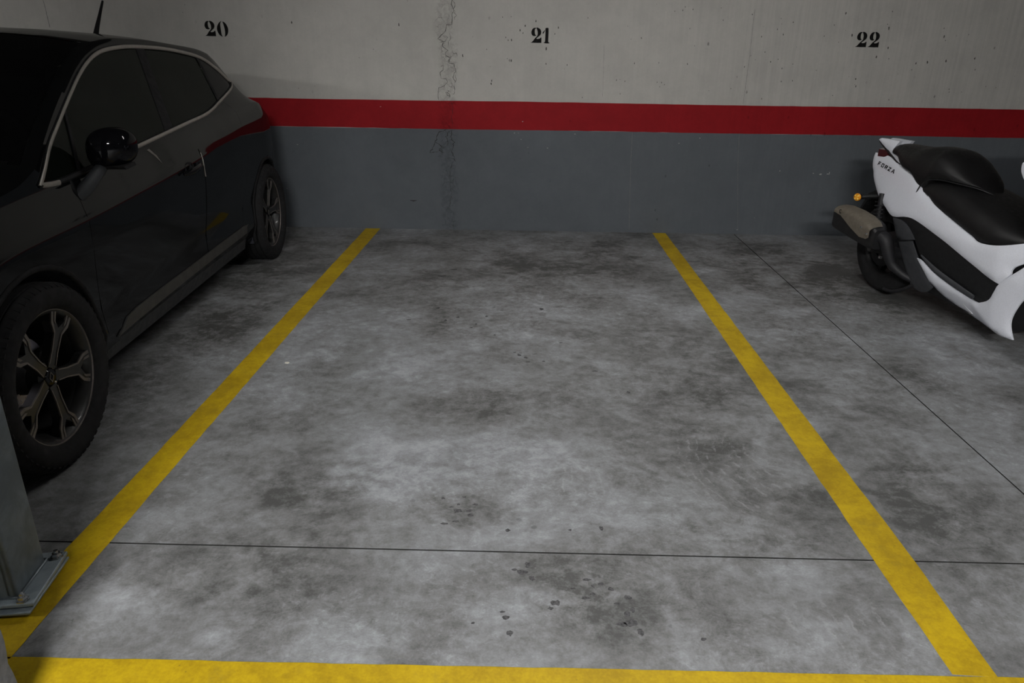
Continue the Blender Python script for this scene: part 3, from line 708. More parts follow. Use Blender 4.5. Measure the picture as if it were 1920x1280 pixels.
for k in range(nz):
    for i in range(L): bm.faces.new([rings[k][i], rings[k][(i + 1) % L], rings[k + 1][(i + 1) % L], rings[k + 1][i]])
bm.faces.new(rings[0][::-1]); bm.faces.new(rings[-1])
o = frombm('concrete_column', bm, M_column, None, True); auto_smooth(o, 60); tag(o, 'rough grey concrete column corner at the bottom left', 'column')

# ================================================================== CAR (x forward, y left, z up; origin under the front axle)
car = empty('hatchback_car', (-2.364, 2.097, 0.0), atan2(-0.999, 0.043))
tag(car, 'black five-door hatchback parked nose out in bay 20', 'car')
WB = -2.588; HUBZ = 0.297; WR = 0.3055
T_W = [(-3.20, .46), (-3.16, .60), (-3.08, .71), (-2.97, .80), (-2.82, .858), (-2.6, .879), (-2.0, .885), (-0.4, .885), (0.1, .885), (.35, .872), (.55, .83), (.70, .76), (.79, .66), (.83, .52)]
T_BOT = [(-3.22, .34), (-3.1, .27), (-2.9, .24), (-2.3, .20), (-.3, .19), (.4, .20), (.7, .22), (.83, .27)]
T_CR = [(-3.22, .84), (-3.0, .875), (-2.7, .885), (-2.2, .858), (-1.5, .795), (-.8, .752), (-.35, .73), (0, .72), (.4, .66), (.7, .58), (.83, .52)]
T_BELT = [(-3.22, .875), (-3.0, .905), (-2.85, .932), (-2.65, .98), (-2.3, .985), (-1.9, .965), (-1.44, .935), (-.87, .892), (-.32, .862), (0, .845), (.4, .775), (.65, .68), (.83, .58)]
T_CT = [(-3.22, .91), (-3.10, .95), (-2.95, .985), (-2.78, 1.02), (-2.66, 1.05), (-2.57, 1.10), (-2.50, 1.165), (-2.43, 1.225), (-2.35, 1.262), (-2.2, 1.287), (-2.0, 1.300), (-1.6, 1.322), (-1.35, 1.324), (-1.15, 1.308), (-1.0, 1.276), (-.85, 1.225), (-.68, 1.152), (-.5, 1.072), (-.34, .995), (-.2, .925), (-.08, .885), (0.05, .868), (.4, .80), (.65, .70), (.83, .59)]
T_TOP = [(-3.22, .95), (-3.15, 1.00), (-3.05, 1.10), (-2.93, 1.20), (-2.82, 1.26), (-2.6, 1.295), (-2.3, 1.325), (-2.0, 1.342), (-1.6, 1.358), (-1.3, 1.362), (-1.12, 1.348), (-.95, 1.305), (-.75, 1.235), (-.55, 1.14), (-.38, 1.045), (-.28, .985), (-.15, .955), (0.1, .925), (.4, .865), (.65, .765), (.78, .68), (.83, .61)]
T_G = [(-3.1, .66), (-2.9, .76), (-2.75, .85), (-2.6, .93), (-2.5, .975), (-2.35, 1.0)]
def upy(u, z):
    s = crv(u, T_W) / .885 * (1 if z < .93 else 1 + (lin(u, T_G) - 1) * min(1, (z - .93) / .12))
    return s * (.845 - .51 * (z - .93)) if z > .93 else s * .845
def section(u):
    w = crv(u, T_W); zb = crv(u, T_BOT); zc = crv(u, T_CR); zl = crv(u, T_BELT); zk = max(crv(u, T_CT), zl + .004); zt = max(crv(u, T_TOP), zk + .005)
    s = w / .885
    flare = 1.0
    P = [(0, zb), (w * .45, zb), (w * .86, zb), (w * .955, zb + .012), (w * .975, zb + .05)]
    zm = zb + .10
    kb = max(0.0, min(1.0, (-1.25 - u) / .5))
    P += [(w * .992, zm), (w * .983, zm + (zc - zm) * .25), (w * (.990 + .008 * kb), zm + (zc - zm) * .5), (w * (.9992 + .0018 * kb), zm + (zc - zm) * (.76 + .06 * kb)), (w * (1.0 - .0075 * kb), zc - .004)]
    lb = lambda z: w * .9925 + (s * .845 - w * .9925) * (z - zc) / (zl - zc)
    P += [(w * .993 * (1 - kb) + lb(zc + .008) * kb, zc + .008)]
    P += [(w * .974 * (1 - kb) + lb(zc + (zl - zc) * .5) * kb, zc + (zl - zc) * .5), (s * .849 * (1 - kb) + lb(zl - .012) * kb, zl - .012), (s * .845, zl)]
    yk = upy(u, zk)
    yb_ = s * .845
    for f in (.25, .5, .75): P.append((yb_ + (yk - yb_) * f, zl + (zk - zl) * f))
    P.append((yk, zk))
    for f in (.94, .85, .7, .5, .3, .15): P.append((yk * f, zk + (zt - zk) * (1 - f ** 3.0)))
    P.append((0, zt))
    return P
NSEC = len(section(0))
def fine_section(u):
    P = section(u); out = []
    sub = [3, 3, 2, 2, 3, 4, 5, 6, 5, 3, 3, 2, 2, 5, 5, 5, 5, 2, 2, 3, 4, 4, 3, 3]
    for i in range(NSEC - 1):
        a = P[i]; b = P[i + 1]
        for k in range(sub[i] if i < len(sub) else 3):
            t = k / (sub[i] if i < len(sub) else 3); out.append((a[0] + (b[0] - a[0]) * t, a[1] + (b[1] - a[1]) * t, i + t))
    out.append((P[-1][0], P[-1][1], NSEC - 1)); return out
def side_y(u, z):
    P = section(u); ys = []
    for i in range(4, 17):
        z0, z1 = P[i][1], P[i + 1][1]
        if z0 <= z <= z1 and z1 > z0: return P[i][0] + (P[i + 1][0] - P[i][0]) * (z - z0) / (z1 - z0)
    return P[4][0] if z < P[4][1] else P[17][0]
TRIM = [(-.205, .874), (-.344, .969), (-.485, 1.036), (-.683, 1.124), (-.854, 1.195), (-.997, 1.243), (-1.116, 1.270), (-1.256, 1.285), (-1.43, 1.292), (-1.729, 1.287), (-1.974, 1.270), (-2.20, 1.240), (-2.33, 1.185), (-2.425, 1.115), (-2.40, 1.085), (-2.073, 1.026), (-1.801, .979), (-1.442, .950), (-.871, .905), (-.491, .876), (-.321, .866)]
TRIMS = smooth_outline(TRIM, 4, 60)
DOORF = [(-.38, .30), (-.375, .5), (-.385, .72), (-.40, .855), (-.60, .87), (-1.47, .93), (-1.515, .79), (-1.50, .6), (-1.45, .40), (-1.44, .30)]
DOORR = [(-1.45, .30), (-1.46, .40), (-1.51, .6), (-1.525, .79), (-1.48, .93), (-1.80, .965), (-2.10, 1.015), (-2.20, .95), (-2.22, .80), (-2.17, .62), (-2.06, .45), (-2.00, .30)]
us = []
u = -3.22
while u < .83:
    us.append(u); u += 0.012 if u < -2.8 or u > .5 else 0.0165
us.append(.83)
AR = 0.352   # wheel-arch radius
rows = [fine_section(u) for u in us]
NR = len(rows[0])
def build_car_shell():
    vs = {1: [], -1: []}
    cats = {}
    V = []
    idx = {}
    for sgn in (1, -1):
        for i, (u, r) in enumerate(zip(us, rows)):
            for j, (y, z, s) in enumerate(r):
                uu = u; zz = z
                # snap to arch circle
                if y > .5 and s < 10:
                    for hu in (0.0, WB):
                        d = hypot(uu - hu, zz - HUBZ)
                        if abs(d - AR) < 0.011 and d > 0:
                            uu = hu + (uu - hu) * AR / d; zz = HUBZ + (zz - HUBZ) * AR / d
                idx[(sgn, i, j)] = len(V); V.append((uu, sgn * y, zz))
    faces = {k: [] for k in ('body', 'df1', 'df-1', 'dr1', 'dr-1', 'w', 'rw', 'ws', 'hood')}
    for sgn in (1, -1):
        for i in range(len(us) - 1):
            for j in range(NR - 1):
                q = [idx[(sgn, i, j)], idx[(sgn, i + 1, j)], idx[(sgn, i + 1, j + 1)], idx[(sgn, i, j + 1)]]
                if sgn < 0: q = q[::-1]
                cu = sum(V[k][0] for k in q) / 4; cy = abs(sum(V[k][1] for k in q) / 4); cz = sum(V[k][2] for k in q) / 4; s = rows[i][j][2]
                if cy > .5 and s < 10 and min(hypot(cu, cz - HUBZ), hypot(cu - WB, cz - HUBZ)) < AR - .001: continue
                key = 'body'
                if 12.9 <= s < 17 and inside((cu, cz), TRIMS): continue
                if 5 <= s < 17:
                    if inside((cu, cz), DOORF): key = 'df%d' % sgn
                    elif inside((cu, cz), DOORR): key = 'dr%d' % sgn
                if s >= 17:
                    yk = upy(us[i], max(crv(us[i], T_CT), .9)); fr = cy / max(yk, .1)
                    if -1.09 < cu < -.20 - .10 * (1 - fr * fr) * 1.0 and fr < .925: key = 'ws'
                    elif -3.06 < cu < -2.86 and fr < .80: key = 'rw'
                    elif cu > -.17 and cu < .62 and fr < .9: key = 'hood'
                faces[key].append(q)
    return V, faces
V, FC = build_car_shell()
def sub_mesh(name, fl, mat, off=0.0, extra=None):
    used = sorted({k for f in fl for k in f}); mp = {k: n for n, k in enumerate(used)}
    vs = [V[k] for k in used]
    if off: vs = [(a, b * (1 - off), c - (off * .6 if abs(b) < 9 else 0)) for a, b, c in vs]
    fs = [tuple(mp[k] for k in f) for f in fl]
    if extra: 
        for e in extra: fs.append(tuple(mp[k] for k in e))
    bm = bmesh.new(); bv = [bm.verts.new(v) for v in vs]
    for f in fs:
        try: bm.faces.new([bv[i] for i in f])
        except ValueError: pass
    bmesh.ops.remove_doubles(bm, verts=bm.verts, dist=1e-5)
    bmesh.ops.dissolve_degenerate(bm, edges=bm.edges, dist=1e-6)
    return auto_smooth(frombm(name, bm, mat, car, True), 60)
# end caps
nU = len(us)
def cap(i): return [2 * 0 + i * NR + j for j in range(NR)] + [len(us) * NR + i * NR + j for j in range(NR - 2, 0, -1)]
body = sub_mesh('body', FC['body'], M_car, extra=None)
capv = [V[k] for k in cap(0)]; bm = bmesh.new(); bm.faces.new([bm.verts.new(v) for v in capv]); tail = frombm('tailgate_panel', bm, M_car, car)
capv = [V[k] for k in cap(nU - 1)]; bm = bmesh.new(); bm.faces.new([bm.verts.new(v) for v in capv]); frombm('front_grille', bm, M_plastic, car)
doors = {}
for s in (1, -1):
    doors[('f', s)] = sub_mesh('door', FC['df%d' % s], M_car); doors[('f', s)]['label'] = 'front door'
    doors[('r', s)] = sub_mesh('door', FC['dr%d' % s], M_car); doors[('r', s)]['label'] = 'rear door'
sub_mesh('hood', FC['hood'], M_car)
sub_mesh('windshield', FC['ws'], M_wind, 0.004)
sub_mesh('rear_window', FC['rw'], M_glass, 0.004)
# side glass, pillars, chrome trim
def win(name, poly, mat, s, lift=-.006, parent=car, sub=3):
    return panel(name, poly, lambda a, b: side_y(a, b) if b > 0 else 0, mat, parent, s, 0.003, 0.05, 0.0, .01, lift, sub, 50)
def clipx(poly, xa, xb):
    """part of the outline between two slanted lines x = f(z)"""
    out = []
    n = len(poly)
    def cutby(P, f, keep):
        res = []
        for i in range(len(P)):
            a = P[i]; b = P[(i + 1) % len(P)]; da = (a[0] - f(a[1])) * keep; db = (b[0] - f(b[1])) * keep
            if da >= 0: res.append(a)
            if (da >= 0) != (db >= 0):
                t = da / (da - db); res.append((a[0] + (b[0] - a[0]) * t, a[1] + (b[1] - a[1]) * t))
        return res
    P = poly
    if xa: P = cutby(P, xa, -1)
    if xb: P = cutby(P, xb, 1)
    return P
lineA = lambda z: -.488 - (z - .90) * .62          # quarter-light divider
lineB1 = lambda z: -1.262 - (z - .95) * .66        # B-pillar front edge
lineB2 = lambda z: lineB1(z) - .085
lineC = lambda z: -2.045 - (z - 1.045) * .50
lineC2 = lambda z: lineC(z) - .028
for s in (1, -1):
    win('quarter_glass', clipx(TRIMS, None, lambda z: lineA(z) + .012), M_glass, s, sub=1)
    win('door_glass', clipx(TRIMS, lineA, lambda z: lineB1(z)), M_glass, s, sub=1)
    win('door_glass', clipx(TRIMS, lineB2, lineC), M_glass, s, sub=1)
    win('pillar_trim', clipx(TRIMS, lineB1, lineB2), M_plastic, s, -.003, sub=1)
    win('pillar_trim', clipx(TRIMS, lambda z: lineA(z) + .012, lambda z: lineA(z) - .004), M_plastic, s, -.001, sub=1)
    win('pillar_trim', clipx(TRIMS, lineC2, None), M_blackgloss, s, -.003, sub=1)
    win('pillar_trim', clipx(TRIMS, lineC, lineC2), M_plastic, s, -.001, sub=1)
    P = [(a, s * (side_y(a, b) + .003), b) for a, b in TRIMS]
    P = P[80:] + P[:74]
    ct = tube('window_trim', P, 0.0085, M_chrome, car, 8, 1, 0.55, upv=(0, 0, 1)); ct['label'] = 'satin chrome strip round the side windows'
    # quarter-light corner foot of the trim
    # inner rubber along the chrome
    P = [(a * 1.0, s * (side_y(a, b) - .004), b) for a, b in TRIMS]; P.append(P[0])
    tube('window_seal', P, 0.0105, M_plastic, car, 6, 1)
    # door gaps
    for D, nm in ((DOORF, 'f'), (DOORR, 'r')):
        Ds = smooth_outline(D, 4, 40); idx0 = 0
        Q = [(a, s * (side_y(a, b) - .0012), b) for a, b in Ds if b < (.86 if nm == 'f' else 1.1)]
        # the outline starts and ends at the sill: an open run up one side and down the other
        if nm == 'f':
            Q = [q for q in Q if not (q[2] < .306 and -1.43 < q[0] < -.39)]; front = [p for p in Q if p[0] > -.60]; rear = [p for p in Q if p[0] < -1.40]
            tube('door_gap', front, 0.0018, M_gapblack, doors[('f', s)], 5, 1); tube('door_gap', rear, 0.0030, M_gapblack, doors[('f', s)], 5, 1)
            ed = tube('door_edge', [(-1.514, s * (side_y(-1.514, zz) + .002), zz) for zz in (.70, .74, .78, .815)], 0.0028, M_chrome, doors[('r', s)], 5, 1)
        else:
            rear = [p for p in Q if p[0] < -1.99 and p[2] > .30]
            tube('door_gap', rear, 0.0014, M_gapblack, doors[('r', s)], 5, 1)
    # arch lips, liners
    for hu in (0.0, WB):
        P = []
        for k in range(0, 25):
            a = radians(-17 + (214) * k / 24); uu = hu + AR * cos(a); zz = HUBZ + AR * sin(a)
            P.append((uu, s * (side_y(uu, zz) - .004), zz))
        tube('arch_lip', P, 0.011, M_plastic, car, 8, 1)
        vs = []; fs = []; n = 32
        for k in range(n + 1):
            a = radians(-20 + 220 * k / n); uu = hu + (AR + .002) * cos(a); zz = HUBZ + (AR + .002) * sin(a)
            yo = side_y(uu, zz) - .012
            vs += [(uu, s * yo, zz), (uu, s * .56, zz)]
        for k in range(n): fs.append((2 * k, 2 * k + 1, 2 * k + 3, 2 * k + 2))
        c = len(vs); vs.append((hu, s * .56, HUBZ))
        for k in range(n): fs.append((2 * k + 1, c, 2 * k + 3))
        mesh('wheel_arch_liner', vs, fs, M_liner, car, True)
    # pale cloth-like liner rear of front wheel
    # sill cladding and grey strip
    ss = panel('sill_strip', [(-.445, .262), (-.50, .300), (-.62, .325), (-1.2, .332), (-2.02, .340), (-2.055, .325), (-2.045, .292), (-1.2, .286), (-.60, .272)], side_y, M_greyplas, car, s, .012, .05, .004, .01, .010, 2, 60)
    ss['label'] = 'satin grey strip along the sill'
    P = [(-.37, .232), (-.36, .19), (-2.08, .19), (-2.06, .255), (-1.2, .262), (-.5, .252)]
    panel('sill_cladding', P, lambda a, b: side_y(a, max(b, .245)) + (b - .262) * .25, M_cladding, car, s, .012, .05, .004, .01, .006, 1, 60)
    # door handles: recess and bar
    for (hu_, hz, key) in ((-1.335, .765, 'f'),):
        d = doors[(key, s)]
        panel('handle_recess', [(hu_ + .055 * cos(a), hz + .030 * sin(a)) for a in [2 * pi * k / 14 for k in range(14)]], side_y, M_plastic, d, s, .004, .03, .0, .01, .0015, 1)
        hb = []
        for k in range(9):
            q = k / 8; uu = hu_ + .105 - .21 * q; zz = hz - .010 + .016 * q
            hb.append((uu, s * (side_y(uu, zz) + .010 + .024 * sin(pi * q) ** .6), zz))
        tube('door_handle', hb, [.009, .013, .014, .014, .014, .014, .014, .013, .009], M_car, d, 10, 2, .6)
    # rear lamp and head lamp
    panel('rear_lamp', [(-2.93, .80), (-2.86, .925), (-2.98, .965), (-3.12, .95), (-3.15, .86), (-3.05, .79)], side_y, M_lampred, car, s, .01, .03, .006, .01, .006, 3)
    panel('headlamp', [(.30, .70), (.42, .77), (.60, .70), (.74, .61), (.70, .53), (.50, .58), (.36, .64)], side_y, M_lampclear, car, s, .01, .03, .006, .01, .006, 3)
    # door mirror
    mb = bmesh.new(); bmesh.ops.create_uvsphere(mb, u_segments=32, v_segments=20, radius=1.0)
    for v in mb.verts:
        x, y, z = v.co
        x = (abs(x) ** .8) * (1 if x > 0 else -1)
        y = (abs(y) ** .75) * (1 if y > 0 else -1); z = (abs(z) ** .8) * (1 if z > 0 else -1)
        if x < -.35: x = -.35 + (x + .35) * .1
        taper = 1 - .18 * max(0, y)
        v.co = (-.560 + .075 * x - .02 * y, s * (.925 + .074 * y), .950 + .073 * z * taper + .008 * y)
    o = frombm('mirror_housing', mb, M_blackgloss, car, True)
    lo = panel('mirror_lower_trim', [(-.60, .885), (-.52, .880), (-.50, .893), (-.59, .898)], lambda a, b: .985, M_plastic, o, s, .10, .03, .004, .01, 0, 1)
    tube('mirror_arm', [(-.405, s * .850, .800), (-.43, s * .868, .825), (-.47, s * .885, .858), (-.51, s * .90, .890)], [.022, .026, .024, .020], M_cladding, o, 12, 3, .75)
    panel('mirror_glass', [(-.085 + .056 * cos(a), .950 + .045 * sin(a)) for a in [2 * pi * k / 20 for k in range(20)]], lambda a, b: 0, M_chrome, o, 1, .002, .05, 0, .01, 0, 1).matrix_local = Matrix.Translation((-.594, s * .935, 0)) @ Matrix.Rotation(radians(90), 4, 'Z') @ Matrix.Translation((.085, 0, 0))
# bright mark on the front door, its reflection put into the pale colour
panel('reflection_mark', [(-1.000, .889), (-1.022, .891), (-1.066, .858), (-1.090, .820), (-1.050, .857)], side_y, simple('reflection_pale', (.15, .145, .13), .5), doors[('f', 1)], 1, .001, .05, 0, .01, .0012, 1)
# roof aerial
tube('roof_aerial', [(-2.465, .0, 1.308), (-2.52, .0, 1.385), (-2.585, .0, 1.463), (-2.650, .0, 1.541)], [.020, .013, .009, .006], M_plastic, car, 10, 3)
# roof spoiler lip
# interior
box('cabin_floor', (-2.6, -.70, .26), (-.15, .70, .30), M_cabin, car)
box('dashboard', (-.62, -.70, .62), (-.22, .70, .90), M_cabin, car, .05)
def seat(x, y, w, name):
    bm = bmesh.new()
    bm_box(bm, (x - .25, y - w / 2, .42), (x + .25, y + w / 2, .56), None, .05)
    bm_box(bm, (x - .36, y - w / 2, .50), (x - .22, y + w / 2, 1.04), Matrix.Rotation(radians(-14), 3, 'Y'), .05)
    if w < .7: bm_box(bm, (x - .43, y - .13, 1.03), (x - .34, y + .13, 1.20), Matrix.Rotation(radians(-12), 3, 'Y'), .035)
    else:
        for d in (-.4, .4): bm_box(bm, (x - .43, y + d - .12, 1.00), (x - .34, y + d + .12, 1.14), Matrix.Rotation(radians(-12), 3, 'Y'), .03)
    bm_box(bm, (x - .2, y - w * .3, .30), (x + .2, y + w * .3, .43))
    return auto_smooth(frombm(name, bm, M_seatcloth, car, True), 40)
seat(-1.10, .36, .50, 'front_seat'); seat(-1.10, -.36, .50, 'front_seat'); seat(-1.98, 0, 1.22, 'rear_bench')
P = [(-.74 - .075 * sin(a) * .5, .36 + .18 * cos(a), .90 + .165 * sin(a)) for a in [2 * pi * k / 28 for k in range(29)]]
tube('steering_wheel', P, .014, simple('steering_wheel_leather', (.09, .09, .08), .4), car, 8, 1)
tube('steering_column', [(-.52, .36, .82), (-.72, .36, .90)], .03, M_cabin, car, 10, 1)
# wheels
def spoke_meshes(par, fy, R1):
    def f(ang):
        ca, sa = cos(ang), sin(ang)
        def g(p, q, h):
            r = hypot(p, q); y = fy - .014 * (1 - r / .216) ** 1.2 if r < .216 else fy
            return (p * ca - q * sa, y + h, p * sa + q * ca)
        return g
    ye = [(-.019, .030), (.019, .030), (.0165, .085), (.021, .145), (.046, .176), (.057, .211), (.030, .216), (.026, .190), (.0, .163), (-.026, .190), (-.030, .216), (-.057, .211), (-.046, .176), (-.021, .145), (-.0165, .085)]
    bars = []
    for m in (1, -1):
        bars.append([(m * .0195, .040), (m * .0155, .042), (m * .0130, .088), (m * .0175, .147), (m * .038, .178), (m * .045, .213), (m * .0575, .2105), (m * .0475, .172), (m * .0222, .143), (m * .0175, .084)])
        bars.append([(m * .040, .2145), (m * .0335, .182), (m * .0235, .172), (m * .0270, .190), (m * .0305, .2155)])
    return ye, bars, f
def car_wheel(hu, s, roll, label):
    y0 = .908 if hu == 0 else .885
    rim = lathe('wheel', [(.198, -.10), (.208, -.10), (.208, -.09), (.196, -.075), (.196, .02), (.207, .055), (.2185, .064), (.2235, .066), (.2235, .058), (.2145, .054), (.204, .035), (.191, .01), (.188, -.07), (.198, -.10)], M_rimdark, car, 64)
    rim['label'] = label
    lathe('rim_lip', [(.2185, .0635), (.2205, .0675), (.2240, .0675), (.2250, .062), (.2235, .060)], M_rimcut, rim, 64)
    tyre = [(.220, .062), (.227, .074), (.240, .086), (.262, .092), (.282, .090), (.297, .080), (.3055, .068)]
    for g in (.052, .018): tyre += [(.3105, g + .010), (.3105, g + .004), (.303, g + .003), (.303, g - .003), (.3105, g - .004)]
    tyre = tyre + [(r, -a) for r, a in reversed(tyre)]
    ty = lathe('tyre', tyre, M_rubber, rim, 72)
    # shoulder lugs and a raised ring on the sidewall
    bm = bmesh.new()
    for k in range(60):
        a = 2 * pi * k / 60
        for sd in (1, -1):
            R = Matrix.Rotation(-a, 3, 'Y')
            vs = [R @ Vector(p) for p in ((.3040, sd * .064, -.008), (.3040, sd * .064, .008), (.292, sd * .084, .008), (.292, sd * .084, -.008), (.3085, sd * .064, -.008), (.3085, sd * .064, .008), (.2965, sd * .0840, .008), (.2965, sd * .0840, -.008))]
            b = [bm.verts.new(v) for v in vs]
            for f in ((4, 5, 6, 7), (0, 1, 5, 4), (1, 2, 6, 5), (2, 3, 7, 6), (3, 0, 4, 7)): bm.faces.new([b[i] for i in f])
    tr = frombm('tread_lug', bm, M_rubber, rim); tr['kind'] = 'stuff'
    ye, bars, f = spoke_meshes(rim, .058, .21)
    for k in range(5):
        a = roll + 2 * pi * k / 5
        b = prism('spoke', smooth_outline(ye, 3, 70), 0.0, -.030, M_rimdark, rim, f(a))
        bs = [prism('b', q, .0028, -.002, None, None, f(a)) for q in bars]
        fc = join_named('spoke_facing', bs, M_rimcut, rim); fc['label'] = 'machined bright edge of a spoke'
    lathe('hub', [(.048, -.005), (.048, .034), (.040, .040), (.0, .041)], M_rimdark, rim, 40)
    lathe('hub_cap', [(.029, .040), (.029, .045), (.026, .048), (.0, .0485)], M_blackgloss, rim, 32)
    # plain lozenge badge: outer diamond with an open centre
    D = []
    bw = [prism('b', [(.0, .019), (.0125, .0), (.0095, .0), (.0, .0135)],   .0505, .048, None, None, lambda p, q, h: (p, h, q)),
          prism('b', [(.0, .019), (-.0125, .0), (-.0095, .0), (.0, .0135)],   .0505, .048, None, None, lambda p, q, h: (p, h, q)),
          prism('b', [(.0, -.019), (.0125, .0), (.0095, .0), (.0, -.0135)],   .0505, .048, None, None, lambda p, q, h: (p, h, q)),
          prism('b', [(.0, -.019), (-.0125, .0), (-.0095, .0), (.0, -.0135)],   .0505, .048, None, None, lambda p, q, h: (p, h, q))]
    join_named('badge', bw, M_rimcut, rim)
    for k in range(4):
        a = roll + .3 + pi / 2 * k
        lathe('wheel_nut', [(.0, .045), (.0065, .044), (.0075, .034), (.0, .033)], M_bolt, rim, 10, cen=(.037 * cos(a), 0, .037 * sin(a)))
    lathe('brake_disc', [(.06, -.028), (.128, -.028), (.128, -.05), (.06, -.05)], M_disc, rim, 48, closed=True, cen=(0, -.01, 0))
    box('brake_caliper', (-.15, -.075, -.06), (-.075, -.015, .06), M_cabin, rim, .01)
    lathe('hub_carrier', [(.0, -.005), (.058, -.005), (.058, -.09), (.0, -.09)], M_cabin, rim, 24)
    rim.matrix_local = Matrix.Translation((hu + (.018 if hu == 0 else .01), s * y0 - s * .072, WR)) @ Matrix.Scale(.98, 4) @ (Matrix.Identity(4) if s > 0 else Matrix.Rotation(pi, 4, 'Z'))
    return rim
car_wheel(0.0, 1, radians(31), 'near front wheel with machined Y spokes'); car_wheel(WB, 1, radians(17), 'near rear wheel by the wall')
car_wheel(0.0, -1, 0.3, 'far front wheel'); car_wheel(WB, -1, 0.9, 'far rear wheel')

# ================================================================== SCOOTER (x forward, y left; its right side faces the camera)
sco = empty('maxi_scooter', (2.1933, 4.1968, 0.0), radians(-80))
tag(sco, 'white and black maxi scooter parked nose out under number 22', 'scooter')
def base(u): return lin(u, [(-.33, .06), (-.2, .10), (0, .14), (.3, .19), (.6, .215), (1.0, .24), (1.3, .20), (1.5, .12), (1.7, .08)])
def off(u, z): return max(base(u) - .22 * max(z - .5, 0) - .25 * max(.40 - z, 0), .05)
SA = [(-.252,.774),(-.262,.73),(-.238,.668),(-.135,.597),(-.042,.549),(.069,.512),(.161,.484),(.27,.505),(.339,.512),(.429,.502),(.531,.482),(.628,.462),(.719,.439),(.807,.416),(.877,.399),(.952,.376),(1.025,.361),(1.072,.415),(1.074,.437),(1.088,.458),(1.127,.485),(1.17,.52),(1.15,.585),(1.091,.562),(1.013,.535),(.93,.515),(.848,.509),(.786,.527),(.628,.564),(.465,.61),(.401,.639),(.383,.637),(.29,.685),(.199,.731),(.075,.75),(-.044,.764),(-.19,.774)]
SB = [(-.238,.850),(-.213,.861),(-.13,.861),(-.052,.861),(-.083,.826),(-.007,.798),(.085,.752),(.03,.751),(-.07,.778),(-.158,.807)]
SE = [(.339,.514),(.429,.502),(.531,.482),(.628,.462),(.719,.439),(.807,.416),(.877,.399),(.952,.376),(1.025,.361),(1.007,.322),(.969,.269),(.915,.239),(.883,.235),(.763,.248),(.651,.267),(.53,.301),(.45,.339),(.41,.399),(.329,.46),(.243,.486),(.163,.48),(.161,.487),(.27,.507)]
SF = [(.434,.322),(.482,.317),(.577,.284),(.651,.267),(.763,.248),(.883,.231),(.921,.239),(.975,.271),(1.007,.326),(1.029,.364),(1.131,.47),(1.20,.55),(1.28,.62),(1.38,.62),(1.46,.55),(1.46,.49),(1.35,.465),(1.25,.43),(1.19,.385),(1.155,.338),(1.124,.289),(1.096,.226),(1.091,.179),(1.106,.121),(1.049,.118),(.976,.127),(.821,.137),(.652,.168),(.561,.209),(.498,.261)]
SG1 = [(.165,.478),(.243,.484),(.303,.474),(.36,.445),(.403,.412),(.247,.372)]
SG2 = [(.254,.366),(.385,.401),(.41,.36),(.434,.324),(.498,.261),(.561,.199),(.52,.165),(.464,.142),(.40,.145),(.363,.158),(.313,.249)]
for s in (-1, 1):
    o = panel('side_panel', SA, off, M_white, sco, s, .008, .018, .010, .012, .002, 3, 40); o['label'] = 'long white body panel under the seats'
    o = panel('grab_rail', SB, lambda a, b: off(a, b) + .004, M_white, sco, s, .020, .018, .008, .010, .0, 3, 40)
    panel('tail_shadow_gap', [(-.235,.842),(-.158,.797),(-.06,.766),(.03,.745),(.06,.75),(-.06,.785),(-.16,.814)], lambda a, b: off(a, b) + .001, M_scplas, sco, s, .02, .02, .004, .01, 0, 2)  # black strip standing in for the shaded gap under the grab rail
    o = panel('foot_panel', SE, lambda a, b: off(a, b) - .012, M_scplas, sco, s, .006, .02, .004, .02, .0, 2, 40)
    o = panel('lower_fairing', SF, lambda a, b: off(a, b) + .004 - (.04 * max(0, (.235 - .125 * max(0, min(1, (a - .85) / .2)) - b) / .12) if a > .55 else 0), M_white, sco, s, .008, .018, .010, .012, .0, 3, 40)
    panel('fairing_slot', [(.792, .1885), (.7955, .1895), (.8475, .1555), (.844, .1545)], lambda a, b: off(a, b) + .004 - .04 * max(0, (.235 - .125 * max(0, min(1, (a - .85) / .2)) - b) / .12) + .0006, simple('slot_edge', (.8, .8, .82), .3), o, s, .004, .03, .0, .01, .0, 1)
    o = panel('rear_side_cover', SG1, lambda a, b: off(a, b) - .004, M_scgrey, sco, s, .006, .02, .005, .01, 0, 2)
    o = panel('rear_side_cover', SG2, lambda a, b: off(a, b) - .006, M_scgrey, sco, s, .006, .02, .005, .01, 0, 2)
    panel('cover_joint', [(.245, .373), (.40, .412), (.388, .401), (.252, .365)], lambda a, b: off(a, b) - .008, M_scplas, sco, s, .006, .03, .0, .01, 0, 1)
    # foot board ledge along the black panel
    tube('foot_board', [(.47, s * (off(.47, .33) - .004), .345), (.60, s * (off(.6, .3) - .002), .302), (.76, s * (off(.76, .26)), .268), (.88, s * (off(.88, .25)), .252)], [.006, .013, .014, .010], M_scgrey, sco, 8, 4, .5)
